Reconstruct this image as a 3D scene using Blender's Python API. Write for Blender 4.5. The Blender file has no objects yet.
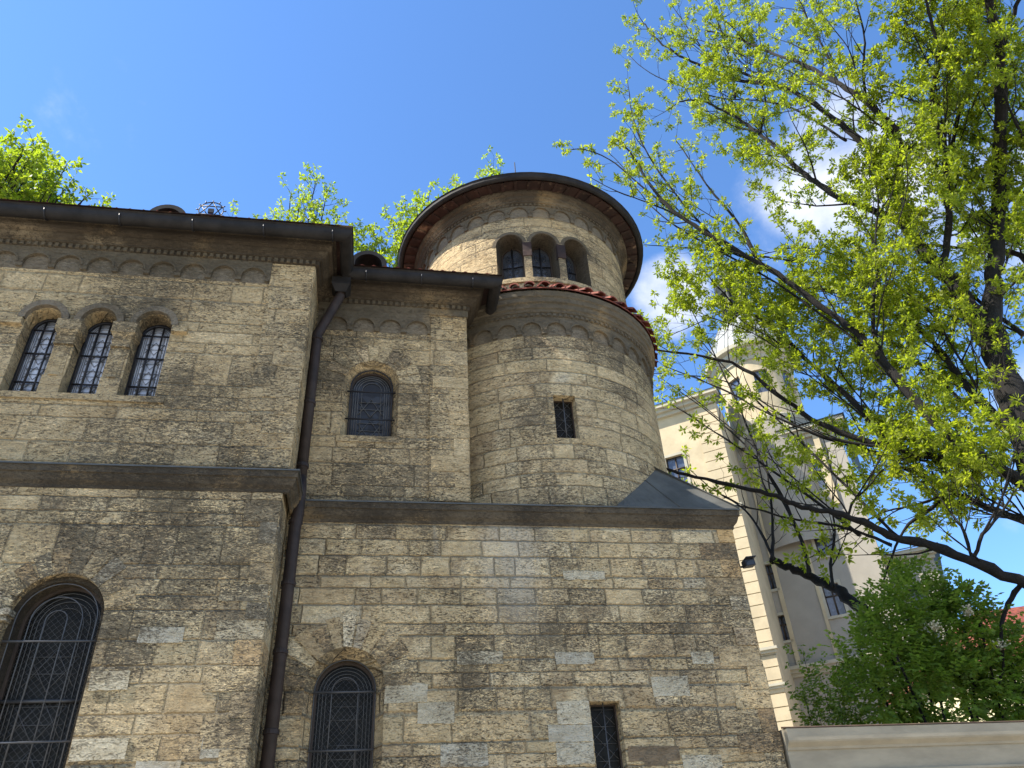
import bpy, math, random
from mathutils import Vector, Matrix
import numpy as np
random.seed(7)
PI = math.pi
scene = bpy.context.scene
COL = scene.collection
def rad(d): return math.radians(d)

# ------------------------------------------------------------------ node helper
class G:
    def __init__(s, tree): s.t = tree; s.n = tree.nodes; s.l = tree.links
    def put(s, sock, v):
        if isinstance(v, bpy.types.NodeSocket): s.l.new(v, sock)
        elif v is not None:
            try: sock.default_value = v
            except Exception:
                sock.default_value = (*v, 1.0)[:len(sock.default_value)] if hasattr(v, '__len__') else [v]*len(sock.default_value)
    def m(s, op, a, b=None, c=None, clamp=False):
        n = s.n.new('ShaderNodeMath'); n.operation = op; n.use_clamp = clamp
        s.put(n.inputs[0], a)
        if b is not None: s.put(n.inputs[1], b)
        if c is not None: s.put(n.inputs[2], c)
        return n.outputs[0]
    def v(s, op, a, b=None):
        n = s.n.new('ShaderNodeVectorMath'); n.operation = op
        s.put(n.inputs[0], a)
        if b is not None:
            if op == 'SCALE': s.put(n.inputs[3], b)
            else: s.put(n.inputs[1], b)
        return n.outputs['Value'] if op in ('DOT_PRODUCT', 'LENGTH') else n.outputs[0]
    def xyz(s, x, y, z=0.0):
        n = s.n.new('ShaderNodeCombineXYZ')
        for i, q in enumerate((x, y, z)): s.put(n.inputs[i], q)
        return n.outputs[0]
    def sep(s, v):
        n = s.n.new('ShaderNodeSeparateXYZ'); s.put(n.inputs[0], v); return n.outputs
    def noise(s, vec, scale, detail=2, rough=.5, dist=0.0, dim='3D', w=None, col=False):
        n = s.n.new('ShaderNodeTexNoise'); n.noise_dimensions = dim
        if dim != '1D' and vec is not None: s.put(n.inputs['Vector'], vec)
        if w is not None: s.put(n.inputs['W'], w)
        n.inputs['Scale'].default_value = scale; n.inputs['Detail'].default_value = detail
        n.inputs['Roughness'].default_value = rough; n.inputs['Distortion'].default_value = dist
        return n.outputs['Color'] if col else n.outputs[0]
    def vor(s, vec, scale, feat='F1'):
        n = s.n.new('ShaderNodeTexVoronoi'); n.feature = feat; s.put(n.inputs['Vector'], vec)
        n.inputs['Scale'].default_value = scale
        return n.outputs
    def white(s, vec=None, dim='2D', w=None):
        n = s.n.new('ShaderNodeTexWhiteNoise'); n.noise_dimensions = dim
        if vec is not None: s.put(n.inputs['Vector'], vec)
        if w is not None: s.put(n.inputs['W'], w)
        return n.outputs
    def step(s, x, lo, hi, a=0.0, b=1.0):
        n = s.n.new('ShaderNodeMapRange'); n.interpolation_type = 'SMOOTHSTEP'
        s.put(n.inputs[0], x)
        for i, q in enumerate((lo, hi, a, b)): s.put(n.inputs[i+1], q)
        return n.outputs[0]
    def ramp(s, f, stops, mode='LINEAR'):
        n = s.n.new('ShaderNodeValToRGB'); r = n.color_ramp; r.interpolation = mode
        while len(r.elements) < len(stops): r.elements.new(.5)
        for e, (p, c) in zip(r.elements, stops): e.position = p; e.color = (*c, 1)
        s.put(n.inputs[0], f); return n.outputs[0]
    def mix(s, f, a, b, mode='MIX'):
        n = s.n.new('ShaderNodeMix'); n.data_type = 'RGBA'; n.blend_type = mode
        s.put(n.inputs[0], f)
        s.put(n.inputs[6], a if isinstance(a, bpy.types.NodeSocket) else (*a, 1))
        s.put(n.inputs[7], b if isinstance(b, bpy.types.NodeSocket) else (*b, 1))
        return n.outputs[2]
    def node(s, kind): return s.n.new(kind)

def newmat(name):
    m = bpy.data.materials.new(name); m.use_nodes = True
    g = G(m.node_tree); b = g.n['Principled BSDF']
    return m, g, b

def bump(g, b, h, dist, strength=1.0):
    n = g.node('ShaderNodeBump'); n.inputs['Strength'].default_value = strength
    n.inputs['Distance'].default_value = dist
    g.put(n.inputs['Height'], h); g.l.new(n.outputs[0], b.inputs['Normal'])

LIGHT = [(0.0, (.27, .20, .125)), (.10, (.38, .29, .18)), (.24, (.52, .43, .28)), (.40, (.45, .38, .25)), (.55, (.57, .48, .32)), (.68, (.36, .29, .19)), (.78, (.60, .52, .36)), (.88, (.42, .39, .32)), (.95, (.52, .35, .16)), (1.0, (.72, .66, .52))]
BROWN = [(0.0, (.30, .235, .145)), (.2, (.38, .30, .185)), (.4, (.50, .41, .265)), (.6, (.41, .335, .215)), (.8, (.54, .45, .30)), (1.0, (.46, .36, .22))]

def warm(P, k=(1.15, 1.075, .955)): return [(p, tuple(min(.82, c*q) for c, q in zip(col, k))) for p, col in P]
LIGHT, BROWN = warm(LIGHT), warm(BROWN)

def stone(name, pal=LIGHT, rowh=.25, bw=.62, mode='course', joint=1.0, crust=.5, streaks=False, seed=0.0, pit=1.0, dark=(.125, .104, .072), bv=.24, palw=1.0):
    m, g, b = newmat(name)
    tc = g.node('ShaderNodeTexCoord'); pos = tc.outputs['Object']
    uvn = g.node('ShaderNodeUVMap'); uvn.uv_map = 'uv'; uv = g.sep(uvn.outputs[0]); u0, v0 = uv[0], uv[1]
    uvv = uvn.outputs[0]
    wob = g.sep(g.noise(uvv, 9, 2, col=True))
    u = g.m('MULTIPLY_ADD', g.m('SUBTRACT', wob[0], .5), .035, u0)
    v = g.m('MULTIPLY_ADD', g.m('SUBTRACT', wob[1], .5), .03, v0)
    if mode == 'course':
        vs = g.m('DIVIDE', v, rowh)
        v1 = g.m('MULTIPLY_ADD', g.noise(None, .43, 1, dim='1D', w=g.m('ADD', vs, seed)), 1.5, vs)
        row = g.m('FLOOR', v1); fv = g.m('FRACT', v1)
        r1 = g.white(dim='1D', w=g.m('ADD', row, seed))[0]
        width = g.m('MULTIPLY', g.m('MULTIPLY_ADD', r1, .9, .6), bw)
        u1 = g.m('ADD', g.m('DIVIDE', u, width), g.m('MULTIPLY', r1, 57.3))
        u1 = g.m('MULTIPLY_ADD', g.noise(None, .7, 1, dim='1D', w=g.m('MULTIPLY_ADD', row, 17.7, u1)), .95, u1)
        cell = g.m('FLOOR', u1); fu = g.m('FRACT', u1)
        idv = g.xyz(row, cell, seed)
        rn = g.white(idv, '3D'); r = g.sep(rn[1]); ra, rb, rc = r[0], r[1], r[2]
        du = g.m('MULTIPLY', g.m('MINIMUM', fu, g.m('SUBTRACT', 1.0, fu)), width)
        dv = g.m('MULTIPLY', g.m('MINIMUM', fv, g.m('SUBTRACT', 1.0, fv)), rowh)
        d = g.m('MINIMUM', du, dv)
        d = g.m('MULTIPLY_ADD', g.m('SUBTRACT', g.noise(uvv, 26, 3), .5), .014, d)
    elif mode == 'attr':
        at = g.node('ShaderNodeAttribute'); at.attribute_name = 'rnd'
        rn = g.white(dim='1D', w=at.outputs['Fac']); r = g.sep(rn[1]); ra, rb, rc = r[0], r[1], r[2]
        idv = rn[1]; d = None
    else:
        ra = g.noise(pos, .9, 3); rb = g.noise(pos, 1.3, 2); rc = .5; idv = g.xyz(seed, 0.0, 0.0); d = None
    if palw < 1: ra = g.m('MULTIPLY_ADD', g.m('SUBTRACT', ra, .5), palw, g.m('MULTIPLY_ADD', g.m('SUBTRACT', g.noise(pos, 1.6, 3), .5), 1.3*(1-palw), .5))
    base = g.ramp(ra, pal)
    # inner variation
    shift = g.v('SCALE', idv, 3.1)
    P = g.v('ADD', g.v('MULTIPLY', pos, (1, 1, 2.1)), shift)
    n1 = g.noise(P, 5.0, 5, .62, .3)
    n2 = g.noise(P, 21.0, 6, .72, .8)
    n3 = g.noise(pos, .55, 4, .6)
    n4 = g.noise(P, 60.0, 3, .7)
    base = g.mix(g.step(n1, .35, .68, 0, .45), base, g.mix(1.0, base, (.66, .60, .50), 'MULTIPLY'))
    # yellow iron tint here and there
    base = g.mix(g.step(g.noise(g.v('ADD', pos, (3.3, 1, 8)), 1.1, 3), .56, .72, 0, .35), base, (.50, .34, .16))
    # dark weathering crust, broken up by flaked-off light chips
    bias = g.m('MULTIPLY_ADD', rb, bv, g.m('MULTIPLY_ADD', n3, .80, -.40-.42-bv*.5+.42 + (crust-.5)*.35))
    cr = g.m('ADD', n2, bias)
    cm = g.step(cr, .47, .57, 0, .86)
    cm = g.m('MULTIPLY', cm, g.step(n1, .22, .5, .45, 1.0))
    colr = g.mix(cm, base, dark)
    grime = g.step(g.m('ADD', g.m('MULTIPLY', n3, .8), g.m('MULTIPLY', n1, .35)), .5, .75, 0, .40)
    colr = g.mix(grime, colr, g.mix(1.0, colr, (.50, .46, .40), 'MULTIPLY'))
    # open pits and strata lines
    P2 = g.v('ADD', g.v('MULTIPLY', pos, (1, 1, 3.2)), g.v('SCALE', idv, 1.7))
    pn = g.noise(P2, 12.0, 6, .70, 1.8)
    pitm = g.m('MULTIPLY', g.step(pn, .55, .61, 0, 1), g.m('MULTIPLY', g.step(rc, .18, .7, .15, 1.0) if not isinstance(rc, float) else .6, pit))
    colr = g.mix(g.m('MULTIPLY', pitm, .82), colr, (.050, .037, .024))
    # pale lime chips
    chip = g.step(g.noise(g.v('ADD', P2, (5, 5, 5)), 15.0, 6, .72, 1.5), .53, .59, 0, .88)
    chip = g.m('MULTIPLY', chip, g.step(g.noise(pos, 1.9, 3), .36, .58, .25, 1.0))
    colr = g.mix(g.m('MULTIPLY', chip, pit), colr, g.mix(1.0, base, (1.7, 1.64, 1.5), 'MULTIPLY'))
    if streaks:
        sn = g.noise(g.v('MULTIPLY', uvv, (7.0, .28, 1)), 1.0, 4, .6)
        un = g.m('MULTIPLY_ADD', g.m('SUBTRACT', g.noise(uvv, 3.0, 4, .6), .5), .9, u0); reg = g.m('MULTIPLY', g.step(un, 1.15, 1.8), g.step(un, 2.5, 1.9))
        reg = g.m('MULTIPLY', reg, g.step(v0, 4.3, 5.4))
        al = g.m('MULTIPLY', g.step(sn, .34, .60, 0.2, .85), reg)
        gen = g.m('MULTIPLY', g.step(g.noise(g.v('MULTIPLY', uvv, (5.0, .35, 1)), 1.3, 3), .58, .70, 0, .4), g.step(v0, 4.9, 6.0))
        al = g.m('MAXIMUM', al, gen)
        colr = g.mix(g.m('MULTIPLY', al, .8), colr, (.55, .48, .36))
    h = g.m('ADD', g.m('MULTIPLY', n2, .45), g.m('MULTIPLY', n1, .35))
    h = g.m('MULTIPLY_ADD', pitm, -.75, h)
    h = g.m('MULTIPLY_ADD', n4, .18, h)
    h = g.m('MULTIPLY_ADD', rb, .30, h)
    if d is not None:
        faint = g.step(g.noise(uvv, 1.7, 3), .36, .6, .45, 1.0)
        jm = g.m('MULTIPLY', g.step(d, .002, .0085, 1, 0), g.m('MULTIPLY', faint, joint))
        lightj = g.step(g.noise(uvv, .8, 2), .42, .62)
        colr = g.mix(g.m('MULTIPLY', jm, .85), colr, g.mix(lightj, (.05, .040, .028), (.25, .21, .15)))
        h = g.m('MULTIPLY_ADD', g.step(d, .0, .022, 1, 0), -1.15*joint, h)
    g.put(b.inputs['Base Color'], colr)
    b.inputs['Roughness'].default_value = .92
    b.inputs['Specular IOR Level'].default_value = .25
    bump(g, b, h, .065, 1.0)
    return m

def simple(name, colr, rough=.6, metal=0.0, var=.25, scale=6.0, bumpd=.0, stretch=(1, 1, 1), spec=.4, rust=None):
    m, g, b = newmat(name)
    tc = g.node('ShaderNodeTexCoord'); pos = g.v('MULTIPLY', tc.outputs['Object'], stretch)
    n = g.noise(pos, scale, 5, .65)
    c = g.mix(g.step(n, .3, .7), tuple(x*(1-var) for x in colr), tuple(min(1, x*(1+var)) for x in colr))
    if rust: c = g.mix(g.step(g.noise(pos, scale*.6, 4, .7), .55, .7, 0, .7), c, rust)
    g.put(b.inputs['Base Color'], c); b.inputs['Roughness'].default_value = rough; b.inputs['Metallic'].default_value = metal
    b.inputs['Specular IOR Level'].default_value = spec
    if bumpd: bump(g, b, g.noise(pos, scale*4, 4, .7), bumpd)
    return m

def foliage(name, c1, c2, c3, trans=.5, rough=.5):
    m, g, b = newmat(name)
    at = g.node('ShaderNodeAttribute'); at.attribute_name = 'rnd'
    tc = g.node('ShaderNodeTexCoord')
    f = g.m('ADD', g.m('MULTIPLY', at.outputs['Fac'], .6), g.m('MULTIPLY', g.noise(tc.outputs['Object'], .8, 2), .45))
    c = g.ramp(f, [(.1, c1), (.5, c2), (.85, c3)])
    g.put(b.inputs['Base Color'], c); b.inputs['Roughness'].default_value = rough
    b.inputs['Specular IOR Level'].default_value = .35
    tr = g.node('ShaderNodeBsdfTranslucent')
    g.put(tr.inputs['Color'], g.mix(1.0, c, (1.9, 2.0, .9), 'MULTIPLY'))
    mx = g.node('ShaderNodeMixShader'); mx.inputs[0].default_value = trans
    g.l.new(b.outputs[0], mx.inputs[1]); g.l.new(tr.outputs[0], mx.inputs[2])
    g.l.new(mx.outputs[0], g.n['Material Output'].inputs['Surface'])
    return m

def glass_mat(name, colr, rough, wave=.004, colr2=None, spec=.8):
    m, g, b = newmat(name)
    tc = g.node('ShaderNodeTexCoord'); pos = tc.outputs['Object']
    vo = g.vor(pos, 7.0)
    c = g.mix(g.step(g.sep(vo['Color'])[0], .2, .9), colr, colr2 or tuple(x*1.5 for x in colr))
    g.put(b.inputs['Base Color'], c); b.inputs['Roughness'].default_value = rough
    b.inputs['Specular IOR Level'].default_value = spec
    bump(g, b, g.noise(pos, 9, 2), wave)
    return m

M = {}
M['wing'] = stone('weathered_brown_ashlar', BROWN, rowh=.27, bw=.75, joint=.45, crust=.42, seed=3.0, pit=.9, bv=.12, palw=.45)
M['wing_low'] = stone('weathered_lower_ashlar', LIGHT, rowh=.25, bw=.66, joint=.6, crust=.40, seed=11.0, bv=.14, palw=.55)
M['block'] = stone('mixed_coursed_sandstone', LIGHT, rowh=.225, bw=.60, joint=.72, crust=.43, streaks=True, seed=21.0, bv=.18, palw=.62)
M['mid'] = stone('grey_brown_ashlar', BROWN, rowh=.26, bw=.8, joint=.45, crust=.60, seed=31.0, bv=.12, palw=.4)
M['drum'] = stone('curved_drum_ashlar', LIGHT, rowh=.27, bw=.7, joint=.55, crust=.50, seed=41.0, pit=.8, bv=.13, palw=.45)
M['drum_up'] = stone('pale_drum_ashlar', BROWN, rowh=.22, bw=.8, joint=.40, crust=.50, seed=51.0, pit=.8, bv=.10, palw=.4)
M['vous'] = stone('voussoir_stone', LIGHT, mode='attr', crust=.52, bv=.2)
M['vousb'] = stone('brown_quoin_stone', BROWN, mode='attr', crust=.46, bv=.12, palw=.6)
M['trim'] = stone('plain_trim_stone', BROWN, mode='plain', crust=.62, pit=.5)
M['frieze'] = stone('soot_and_shade_frieze_stone', [(0, (.115, .092, .062)), (1, (.19, .155, .108))], mode='plain', crust=.55, pit=.35)  # sooty stone colour, darkened further for the shade under the eaves
M['soot_shade'] = stone('soot_and_shade_cornice_stone', [(0, (.05, .039, .028)), (.52, (.092, .072, .05)), (.66, (.24, .19, .125)), (1, (.40, .33, .23))], mode='plain', crust=.6, pit=.3, dark=(.06, .047, .033))  # soot stains, with under-eave shade also mixed into the base colour
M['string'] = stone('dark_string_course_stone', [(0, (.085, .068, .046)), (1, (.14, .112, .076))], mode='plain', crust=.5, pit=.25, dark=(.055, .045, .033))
M['gutter'] = simple('dark_gutter_metal', (.018, .016, .015), .7, .0, .35, 4, spec=.18)
M['pipe'] = simple('brown_painted_pipe', (.030, .021, .018), .6, .0, .3, 5, spec=.25)
M['iron_g'] = simple('grey_iron_bars', (.07, .07, .072), .45, .3, .2, 9)
M['patch'] = stone('replacement_stone', [(0, (.54, .48, .35)), (.3, (.64, .55, .37)), (.6, (.50, .46, .36)), (.8, (.66, .58, .41)), (1, (.68, .61, .45))], mode='attr', crust=.34, pit=.55, bv=.05)
M['mortar'] = stone('brown_mortar_repair', [(0, (.20, .15, .09)), (1, (.26, .19, .12))], mode='plain', crust=.5, pit=.2)
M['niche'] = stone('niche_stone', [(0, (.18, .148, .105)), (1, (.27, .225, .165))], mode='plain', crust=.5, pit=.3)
M['iron'] = simple('black_iron', (.022, .022, .026), .5, .4, .2, 9)
M['lead'] = simple('lead_came', (.095, .095, .095), .5, .1, .2, 9)
M['leadsheet'] = simple('lead_flashing', (.065, .07, .072), .55, .3, .25, 3)
M['slate'] = simple('grey_sheet_metal', (.072, .070, .060), .85, .0, .30, 1.7, stretch=(1, 1, 1))
M['tile'] = simple('red_clay_tile', (.15, .036, .020), .8, 0, .45, 6, .004)
M['wood'] = simple('old_red_brown_soffit_wood', (.028, .013, .009), .8, 0, .5, 3, .004, rust=(.32, .22, .14))
M['dark'] = simple('dark_interior', (.012, .012, .012), .9, 0, .1)
M['glass_d'] = glass_mat('dark_leaded_glass', (.010, .009, .007), .3, .004, spec=.10)
M['glass_m'] = glass_mat('grey_leaded_glass', (.016, .017, .020), .2, .004, (.035, .040, .05), spec=.22)
M['glass_u'] = glass_mat('dull_blue_glass', (.022, .027, .038), .25, .004, (.05, .06, .085), spec=.35)
M['glass_p'] = glass_mat('sky_reflection_leaded_glass', (.34, .37, .44), .10, .003, (.50, .53, .60))  # pale blue-grey base colour stands in for the bright sky reflection
M['plaster'] = simple('grey_garden_wall_plaster', (.285, .245, .175), .9, 0, .14, 1.6, .002, stretch=(1, 1, 3))
M['cream'] = simple('cream_painted_plaster', (.42, .345, .22), .85, 0, .12, 1.0)
M['greyp'] = simple('shade_toned_grey_plaster', (.27, .245, .20), .85, 0, .08, .8)  # grey render whose base colour also holds the recessed body's shade
M['trimc'] = simple('pale_moulding_plaster', (.36, .33, .25), .85, 0, .10, 1.0)
M['zinc'] = simple('weathered_zinc_dome', (.22, .23, .225), .6, .1, .18, 1.5)
M['copper'] = simple('dark_patinated_lantern_metal', (.035, .040, .034), .6, .2, .3, 2)
M['paneblue'] = glass_mat('window_glass', (.05, .06, .085), .05, .002)
M['frame'] = simple('dark_window_frame', (.05, .035, .025), .6, 0, .2)
M['bark'] = simple('dark_tree_bark', (.008, .0064, .0052), .95, 0, .5, 9, .02, stretch=(1, 1, .5))
M['twig'] = simple('twig_bark', (.030, .021, .015), .9, 0, .3, 5)
M['leaf'] = foliage('spring_ash_leaves', (.11, .145, .014), (.18, .215, .016), (.25, .275, .024), .58)
M['leafs'] = foliage('sunlit_spring_leaves', (.14, .19, .02), (.20, .26, .024), (.26, .30, .035), .55)
M['leafd'] = foliage('dark_shrub_leaves', (.06, .105, .02), (.125, .185, .03), (.20, .26, .05), .52, .42)
M['leafe'] = foliage('deep_green_leaves', (.05, .09, .018), (.08, .13, .02), (.12, .17, .025), .45)
M['flower'] = simple('cream_flower_heads', (.40, .37, .26), .9, 0, .1)
M['house'] = simple('pale_yellow_render', (.60, .52, .33), .9, 0, .08, .7)
# ------------------------------------------------------------------ mesh builder
class MB:
    def __init__(s): s.v = []; s.f = []; s.uv = []; s.r = []; s.cr = 0.0; s.sm = []
    def vert(s, p): s.v.append(tuple(p)); return len(s.v)-1
    def face(s, pts, uv=None, smooth=False):
        if len(pts) < 3: return
        i0 = len(s.v); s.v.extend(tuple(p) for p in pts); s.f.append(tuple(range(i0, i0+len(pts))))
        s.uv.append(uv); s.r.append(s.cr); s.sm.append(smooth)
    def box(s, x0, x1, y0, y1, z0, z1):
        p = [(x, y, z) for x in (x0, x1) for y in (y0, y1) for z in (z0, z1)]
        for q in ((0, 1, 3, 2), (4, 6, 7, 5), (0, 4, 5, 1), (2, 3, 7, 6), (0, 2, 6, 4), (1, 5, 7, 3)):
            s.face([p[i] for i in q])
    def obox(s, c, ax, ay, az):
        c, ax, ay, az = map(Vector, (c, ax, ay, az))
        p = [c+ax*a+ay*b+az*d for a in (-1, 1) for b in (-1, 1) for d in (-1, 1)]
        for q in ((0, 1, 3, 2), (4, 6, 7, 5), (0, 4, 5, 1), (2, 3, 7, 6), (0, 2, 6, 4), (1, 5, 7, 3)):
            s.face([p[i] for i in q])
    def tube(s, pts, radii, seg=6, cap=True, closed=False):
        pts = [Vector(p) for p in pts]; n = len(pts)
        if not hasattr(radii, '__len__'): radii = [radii]*n
        base = len(s.v); up = None
        for i in range(n):
            if closed: t = pts[(i+1) % n]-pts[i-1]
            else: t = pts[min(i+1, n-1)]-pts[max(i-1, 0)]
            if t.length < 1e-9: t = Vector((0, 0, 1))
            t.normalize()
            if up is None:
                up = t.orthogonal().normalized()
            else:
                up = up - t*up.dot(t)
                up = up.normalized() if up.length > 1e-6 else t.orthogonal().normalized()
            w = t.cross(up)
            for k in range(seg):
                a = 2*PI*k/seg
                s.v.append(tuple(pts[i]+(up*math.cos(a)+w*math.sin(a))*radii[i]))
        for i in range(n if closed else n-1):
            for k in range(seg):
                a = base+i*seg+k; b = base+i*seg+(k+1) % seg
                j = (i+1) % n
                c = base+j*seg+(k+1) % seg; d = base+j*seg+k
                s.f.append((a, b, c, d)); s.uv.append(None); s.r.append(s.cr); s.sm.append(True)
        if cap and not closed:
            s.f.append(tuple(base+k for k in reversed(range(seg)))); s.uv.append(None); s.r.append(s.cr); s.sm.append(False)
            s.f.append(tuple(base+(n-1)*seg+k for k in range(seg))); s.uv.append(None); s.r.append(s.cr); s.sm.append(False)
    def lathe(s, cx, cy, prof, seg=48, a0=0, a1=2*PI, smooth=False, rscale=None):
        n = seg
        for i in range(n):
            t0 = a0+(a1-a0)*i/n; t1 = a0+(a1-a0)*(i+1)/n
            for (r0, z0), (r1, z1) in zip(prof, prof[1:]):
                P = [(cx+r0*math.sin(t0), cy-r0*math.cos(t0), z0), (cx+r0*math.sin(t1), cy-r0*math.cos(t1), z0),
                     (cx+r1*math.sin(t1), cy-r1*math.cos(t1), z1), (cx+r1*math.sin(t0), cy-r1*math.cos(t0), z1)]
                if r0 < 1e-6: P = P[1:]
                elif r1 < 1e-6: P = P[:3]
                rr = max(r0, r1)
                s.face(P, None, smooth)
    def sweep(s, path, prof, closed_prof=False):
        """path: plan points, walking so that outside is on the RIGHT hand; prof: (outward, z)"""
        n = len(path); nor = []
        for i in range(n):
            ds = []
            if i > 0: ds.append((path[i][0]-path[i-1][0], path[i][1]-path[i-1][1]))
            if i < n-1: ds.append((path[i+1][0]-path[i][0], path[i+1][1]-path[i][1]))
            ns = []
            for d in ds:
                L = math.hypot(*d); ns.append((d[1]/L, -d[0]/L))
            if len(ns) == 1: nor.append(ns[0])
            else:
                a = (ns[0][0]+ns[1][0], ns[0][1]+ns[1][1]); k = 2/(a[0]**2+a[1]**2); nor.append((a[0]*k, a[1]*k))
        pr = prof+[prof[0]] if closed_prof else prof
        for i in range(n-1):
            for (o0, z0), (o1, z1) in zip(pr, pr[1:]):
                A = lambda j, o, z: (path[j][0]+nor[j][0]*o, path[j][1]+nor[j][1]*o, z)
                s.face([A(i, o0, z0), A(i+1, o0, z0), A(i+1, o1, z1), A(i, o1, z1)])
        for j, rev in ((0, False), (n-1, True)):
            P = [(path[j][0]+nor[j][0]*o, path[j][1]+nor[j][1]*o, z) for o, z in prof]
            s.face(P[::-1] if rev else P)
    def build(s, name, mat, parent=None, origin=None, label=None, merge=False):
        me = bpy.data.meshes.new(name)
        O = np.array(origin if origin is not None else (ORG.get(parent.name_full, (0, 0, 0)) if parent else (0, 0, 0)), dtype=float)
        V = np.array(s.v, dtype=float)-O if s.v else np.zeros((0, 3))
        me.from_pydata(V.tolist(), [], s.f)
        uvl = me.uv_layers.new(name='uv')
        W = np.array(s.v)
        uvs = np.zeros((len(me.loops), 2), dtype=np.float32); k = 0
        for fi, f in enumerate(s.f):
            u = s.uv[fi]
            if u is None:
                if len(s.f) > 60000: k += len(f); continue
                a = W[f[1]]-W[f[0]]; b_ = W[f[2]]-W[f[0]]
                nx, ny, nz = abs(a[1]*b_[2]-a[2]*b_[1]), abs(a[2]*b_[0]-a[0]*b_[2]), abs(a[0]*b_[1]-a[1]*b_[0])
                for q in f:
                    x, y, z = W[q]
                    uvs[k] = (x, y) if nz > nx and nz > ny else ((y, z) if nx > ny else (x, z)); k += 1
            else:
                for q in u: uvs[k] = q; k += 1
        uvl.data.foreach_set('uv', uvs.ravel())
        at = me.attributes.new('rnd', 'FLOAT', 'FACE'); at.data.foreach_set('value', np.array(s.r, dtype=np.float32))
        me.polygons.foreach_set('use_smooth', np.array(s.sm, dtype=bool))
        me.materials.append(mat); me.update()
        o = bpy.data.objects.new(name, me); COL.objects.link(o)
        if parent: o.parent = parent; ORG[o.name_full] = tuple(O)
        else: o.location = tuple(O)
        if label: o['label'] = label
        return o
ORG = {}
def empty(name, loc, label, cat, group=None):
    o = bpy.data.objects.new(name, None); COL.objects.link(o); o.location = loc
    o.empty_display_size = .3
    ORG[o.name_full] = tuple(loc); o['label'] = label; o['category'] = cat
    if group: o['group'] = group
    return o

# ------------------------------------------------------------------ wall with openings
TX, TY = 2.8, 12.4
def plane(Y): return lambda u, z, d: (u, Y+d, z)
def cyl(r):   return lambda u, z, d: (TX+(r-d)*math.sin(u/r), TY-(r-d)*math.cos(u/r), z)
class Op:
    def __init__(s, c, hw, zb, zs, arch=True): s.c, s.hw, s.zb, s.zs, s.arch = c, hw, zb, zs, arch
    def top(s, u):
        if not s.arch: return s.zs
        t = s.hw**2-(u-s.c)**2
        return s.zs+math.sqrt(max(t, 0))
    def loop(s, n=20, inset=0.0, zb_up=0.0):
        r = s.hw-inset; zb = s.zb+zb_up
        if not s.arch:
            return [(s.c-r, zb), (s.c-r, s.zs-inset), (s.c+r, s.zs-inset), (s.c+r, zb)]
        L = [(s.c-r, zb)]
        for i in range(n+1):
            a = PI-PI*i/n; L.append((s.c+r*math.cos(a), s.zs+r*math.sin(a)))
        return L+[(s.c+r, zb)]
def wall_strips(mb, u0, u1, z0, z1, ops, mp, du=99.0, tops=None):
    us = {round(u0, 5), round(u1, 5)}
    k = u0
    while k < u1: us.add(round(k, 5)); k += du
    for o in ops:
        us.add(round(o.c-o.hw, 5)); us.add(round(o.c+o.hw, 5))
        if o.arch:
            for i in range(1, 20): us.add(round(o.c-o.hw*math.cos(PI*i/20), 5))
    us = sorted(us); us = [x for i, x in enumerate(us) if i == 0 or x-us[i-1] > 1e-4]
    for a, b in zip(us, us[1:]):
        mid = (a+b)/2; lo = z0
        for o in sorted([o for o in ops if abs(mid-o.c) < o.hw], key=lambda q: q.zb):
            if o.zb > lo+1e-4: mb.face([mp(a, lo, 0), mp(b, lo, 0), mp(b, o.zb, 0), mp(a, o.zb, 0)], [(a, lo), (b, lo), (b, o.zb), (a, o.zb)])
            la, lb = o.top(a), o.top(b); lo = (la, lb)
            nxt = [q for q in ops if abs(mid-q.c) < q.hw and q.zb > max(la, lb)]
            e = min([q.zb for q in nxt]) if nxt else z1
            mb.face([mp(a, la, 0), mp(b, lb, 0), mp(b, e, 0), mp(a, e, 0)], [(a, la), (b, lb), (b, e), (a, e)])
            lo = e
            if not nxt: lo = z1
        if not isinstance(lo, tuple) and lo < z1-1e-4:
            mb.face([mp(a, lo, 0), mp(b, lo, 0), mp(b, z1, 0), mp(a, z1, 0)], [(a, lo), (b, lo), (b, z1), (a, z1)])
def ring_strip(mb, L0, d0, L1, d1, mp, closed=True):
    n = len(L0)
    for i in range(n if closed else n-1):
        j = (i+1) % n
        mb.face([mp(*L0[i], d0), mp(*L0[j], d0), mp(*L1[j], d1), mp(*L1[i], d1)],
                [(L0[i][0], L0[i][1]), (L0[j][0], L0[j][1]), (L1[j][0]+.2, L1[j][1]), (L1[i][0]+.2, L1[i][1])])
def pane_fill(mb, op, inset, d, mp, zb_up=0.0, n=20):
    L = op.loop(n, inset, zb_up)
    c = (op.c, (op.zb+op.zs)/2)
    # fan by vertical strips so that curved walls follow
    xs = [op.c-(op.hw-inset)*math.cos(PI*i/16) for i in range(17)]
    r = op.hw-inset
    for a, b in zip(xs, xs[1:]):
        ta = op.zs+math.sqrt(max(0, r*r-(a-op.c)**2)) if op.arch else op.zs-inset
        tb = op.zs+math.sqrt(max(0, r*r-(b-op.c)**2)) if op.arch else op.zs-inset
        mb.face([mp(a, op.zb+zb_up, d), mp(b, op.zb+zb_up, d), mp(b, tb, d), mp(a, ta, d)])
def bar(mb, pts, mp, d, w): mb.tube([mp(u, z, d) for u, z in pts], w, 4 if w < .012 else 6)
def arc(c, r, zs, zb, n=14):
    return [(c-r, zb)]+[(c+r*math.cos(PI-PI*i/n), zs+r*math.sin(PI-PI*i/n)) for i in range(n+1)]+[(c+r, zb)]
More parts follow.
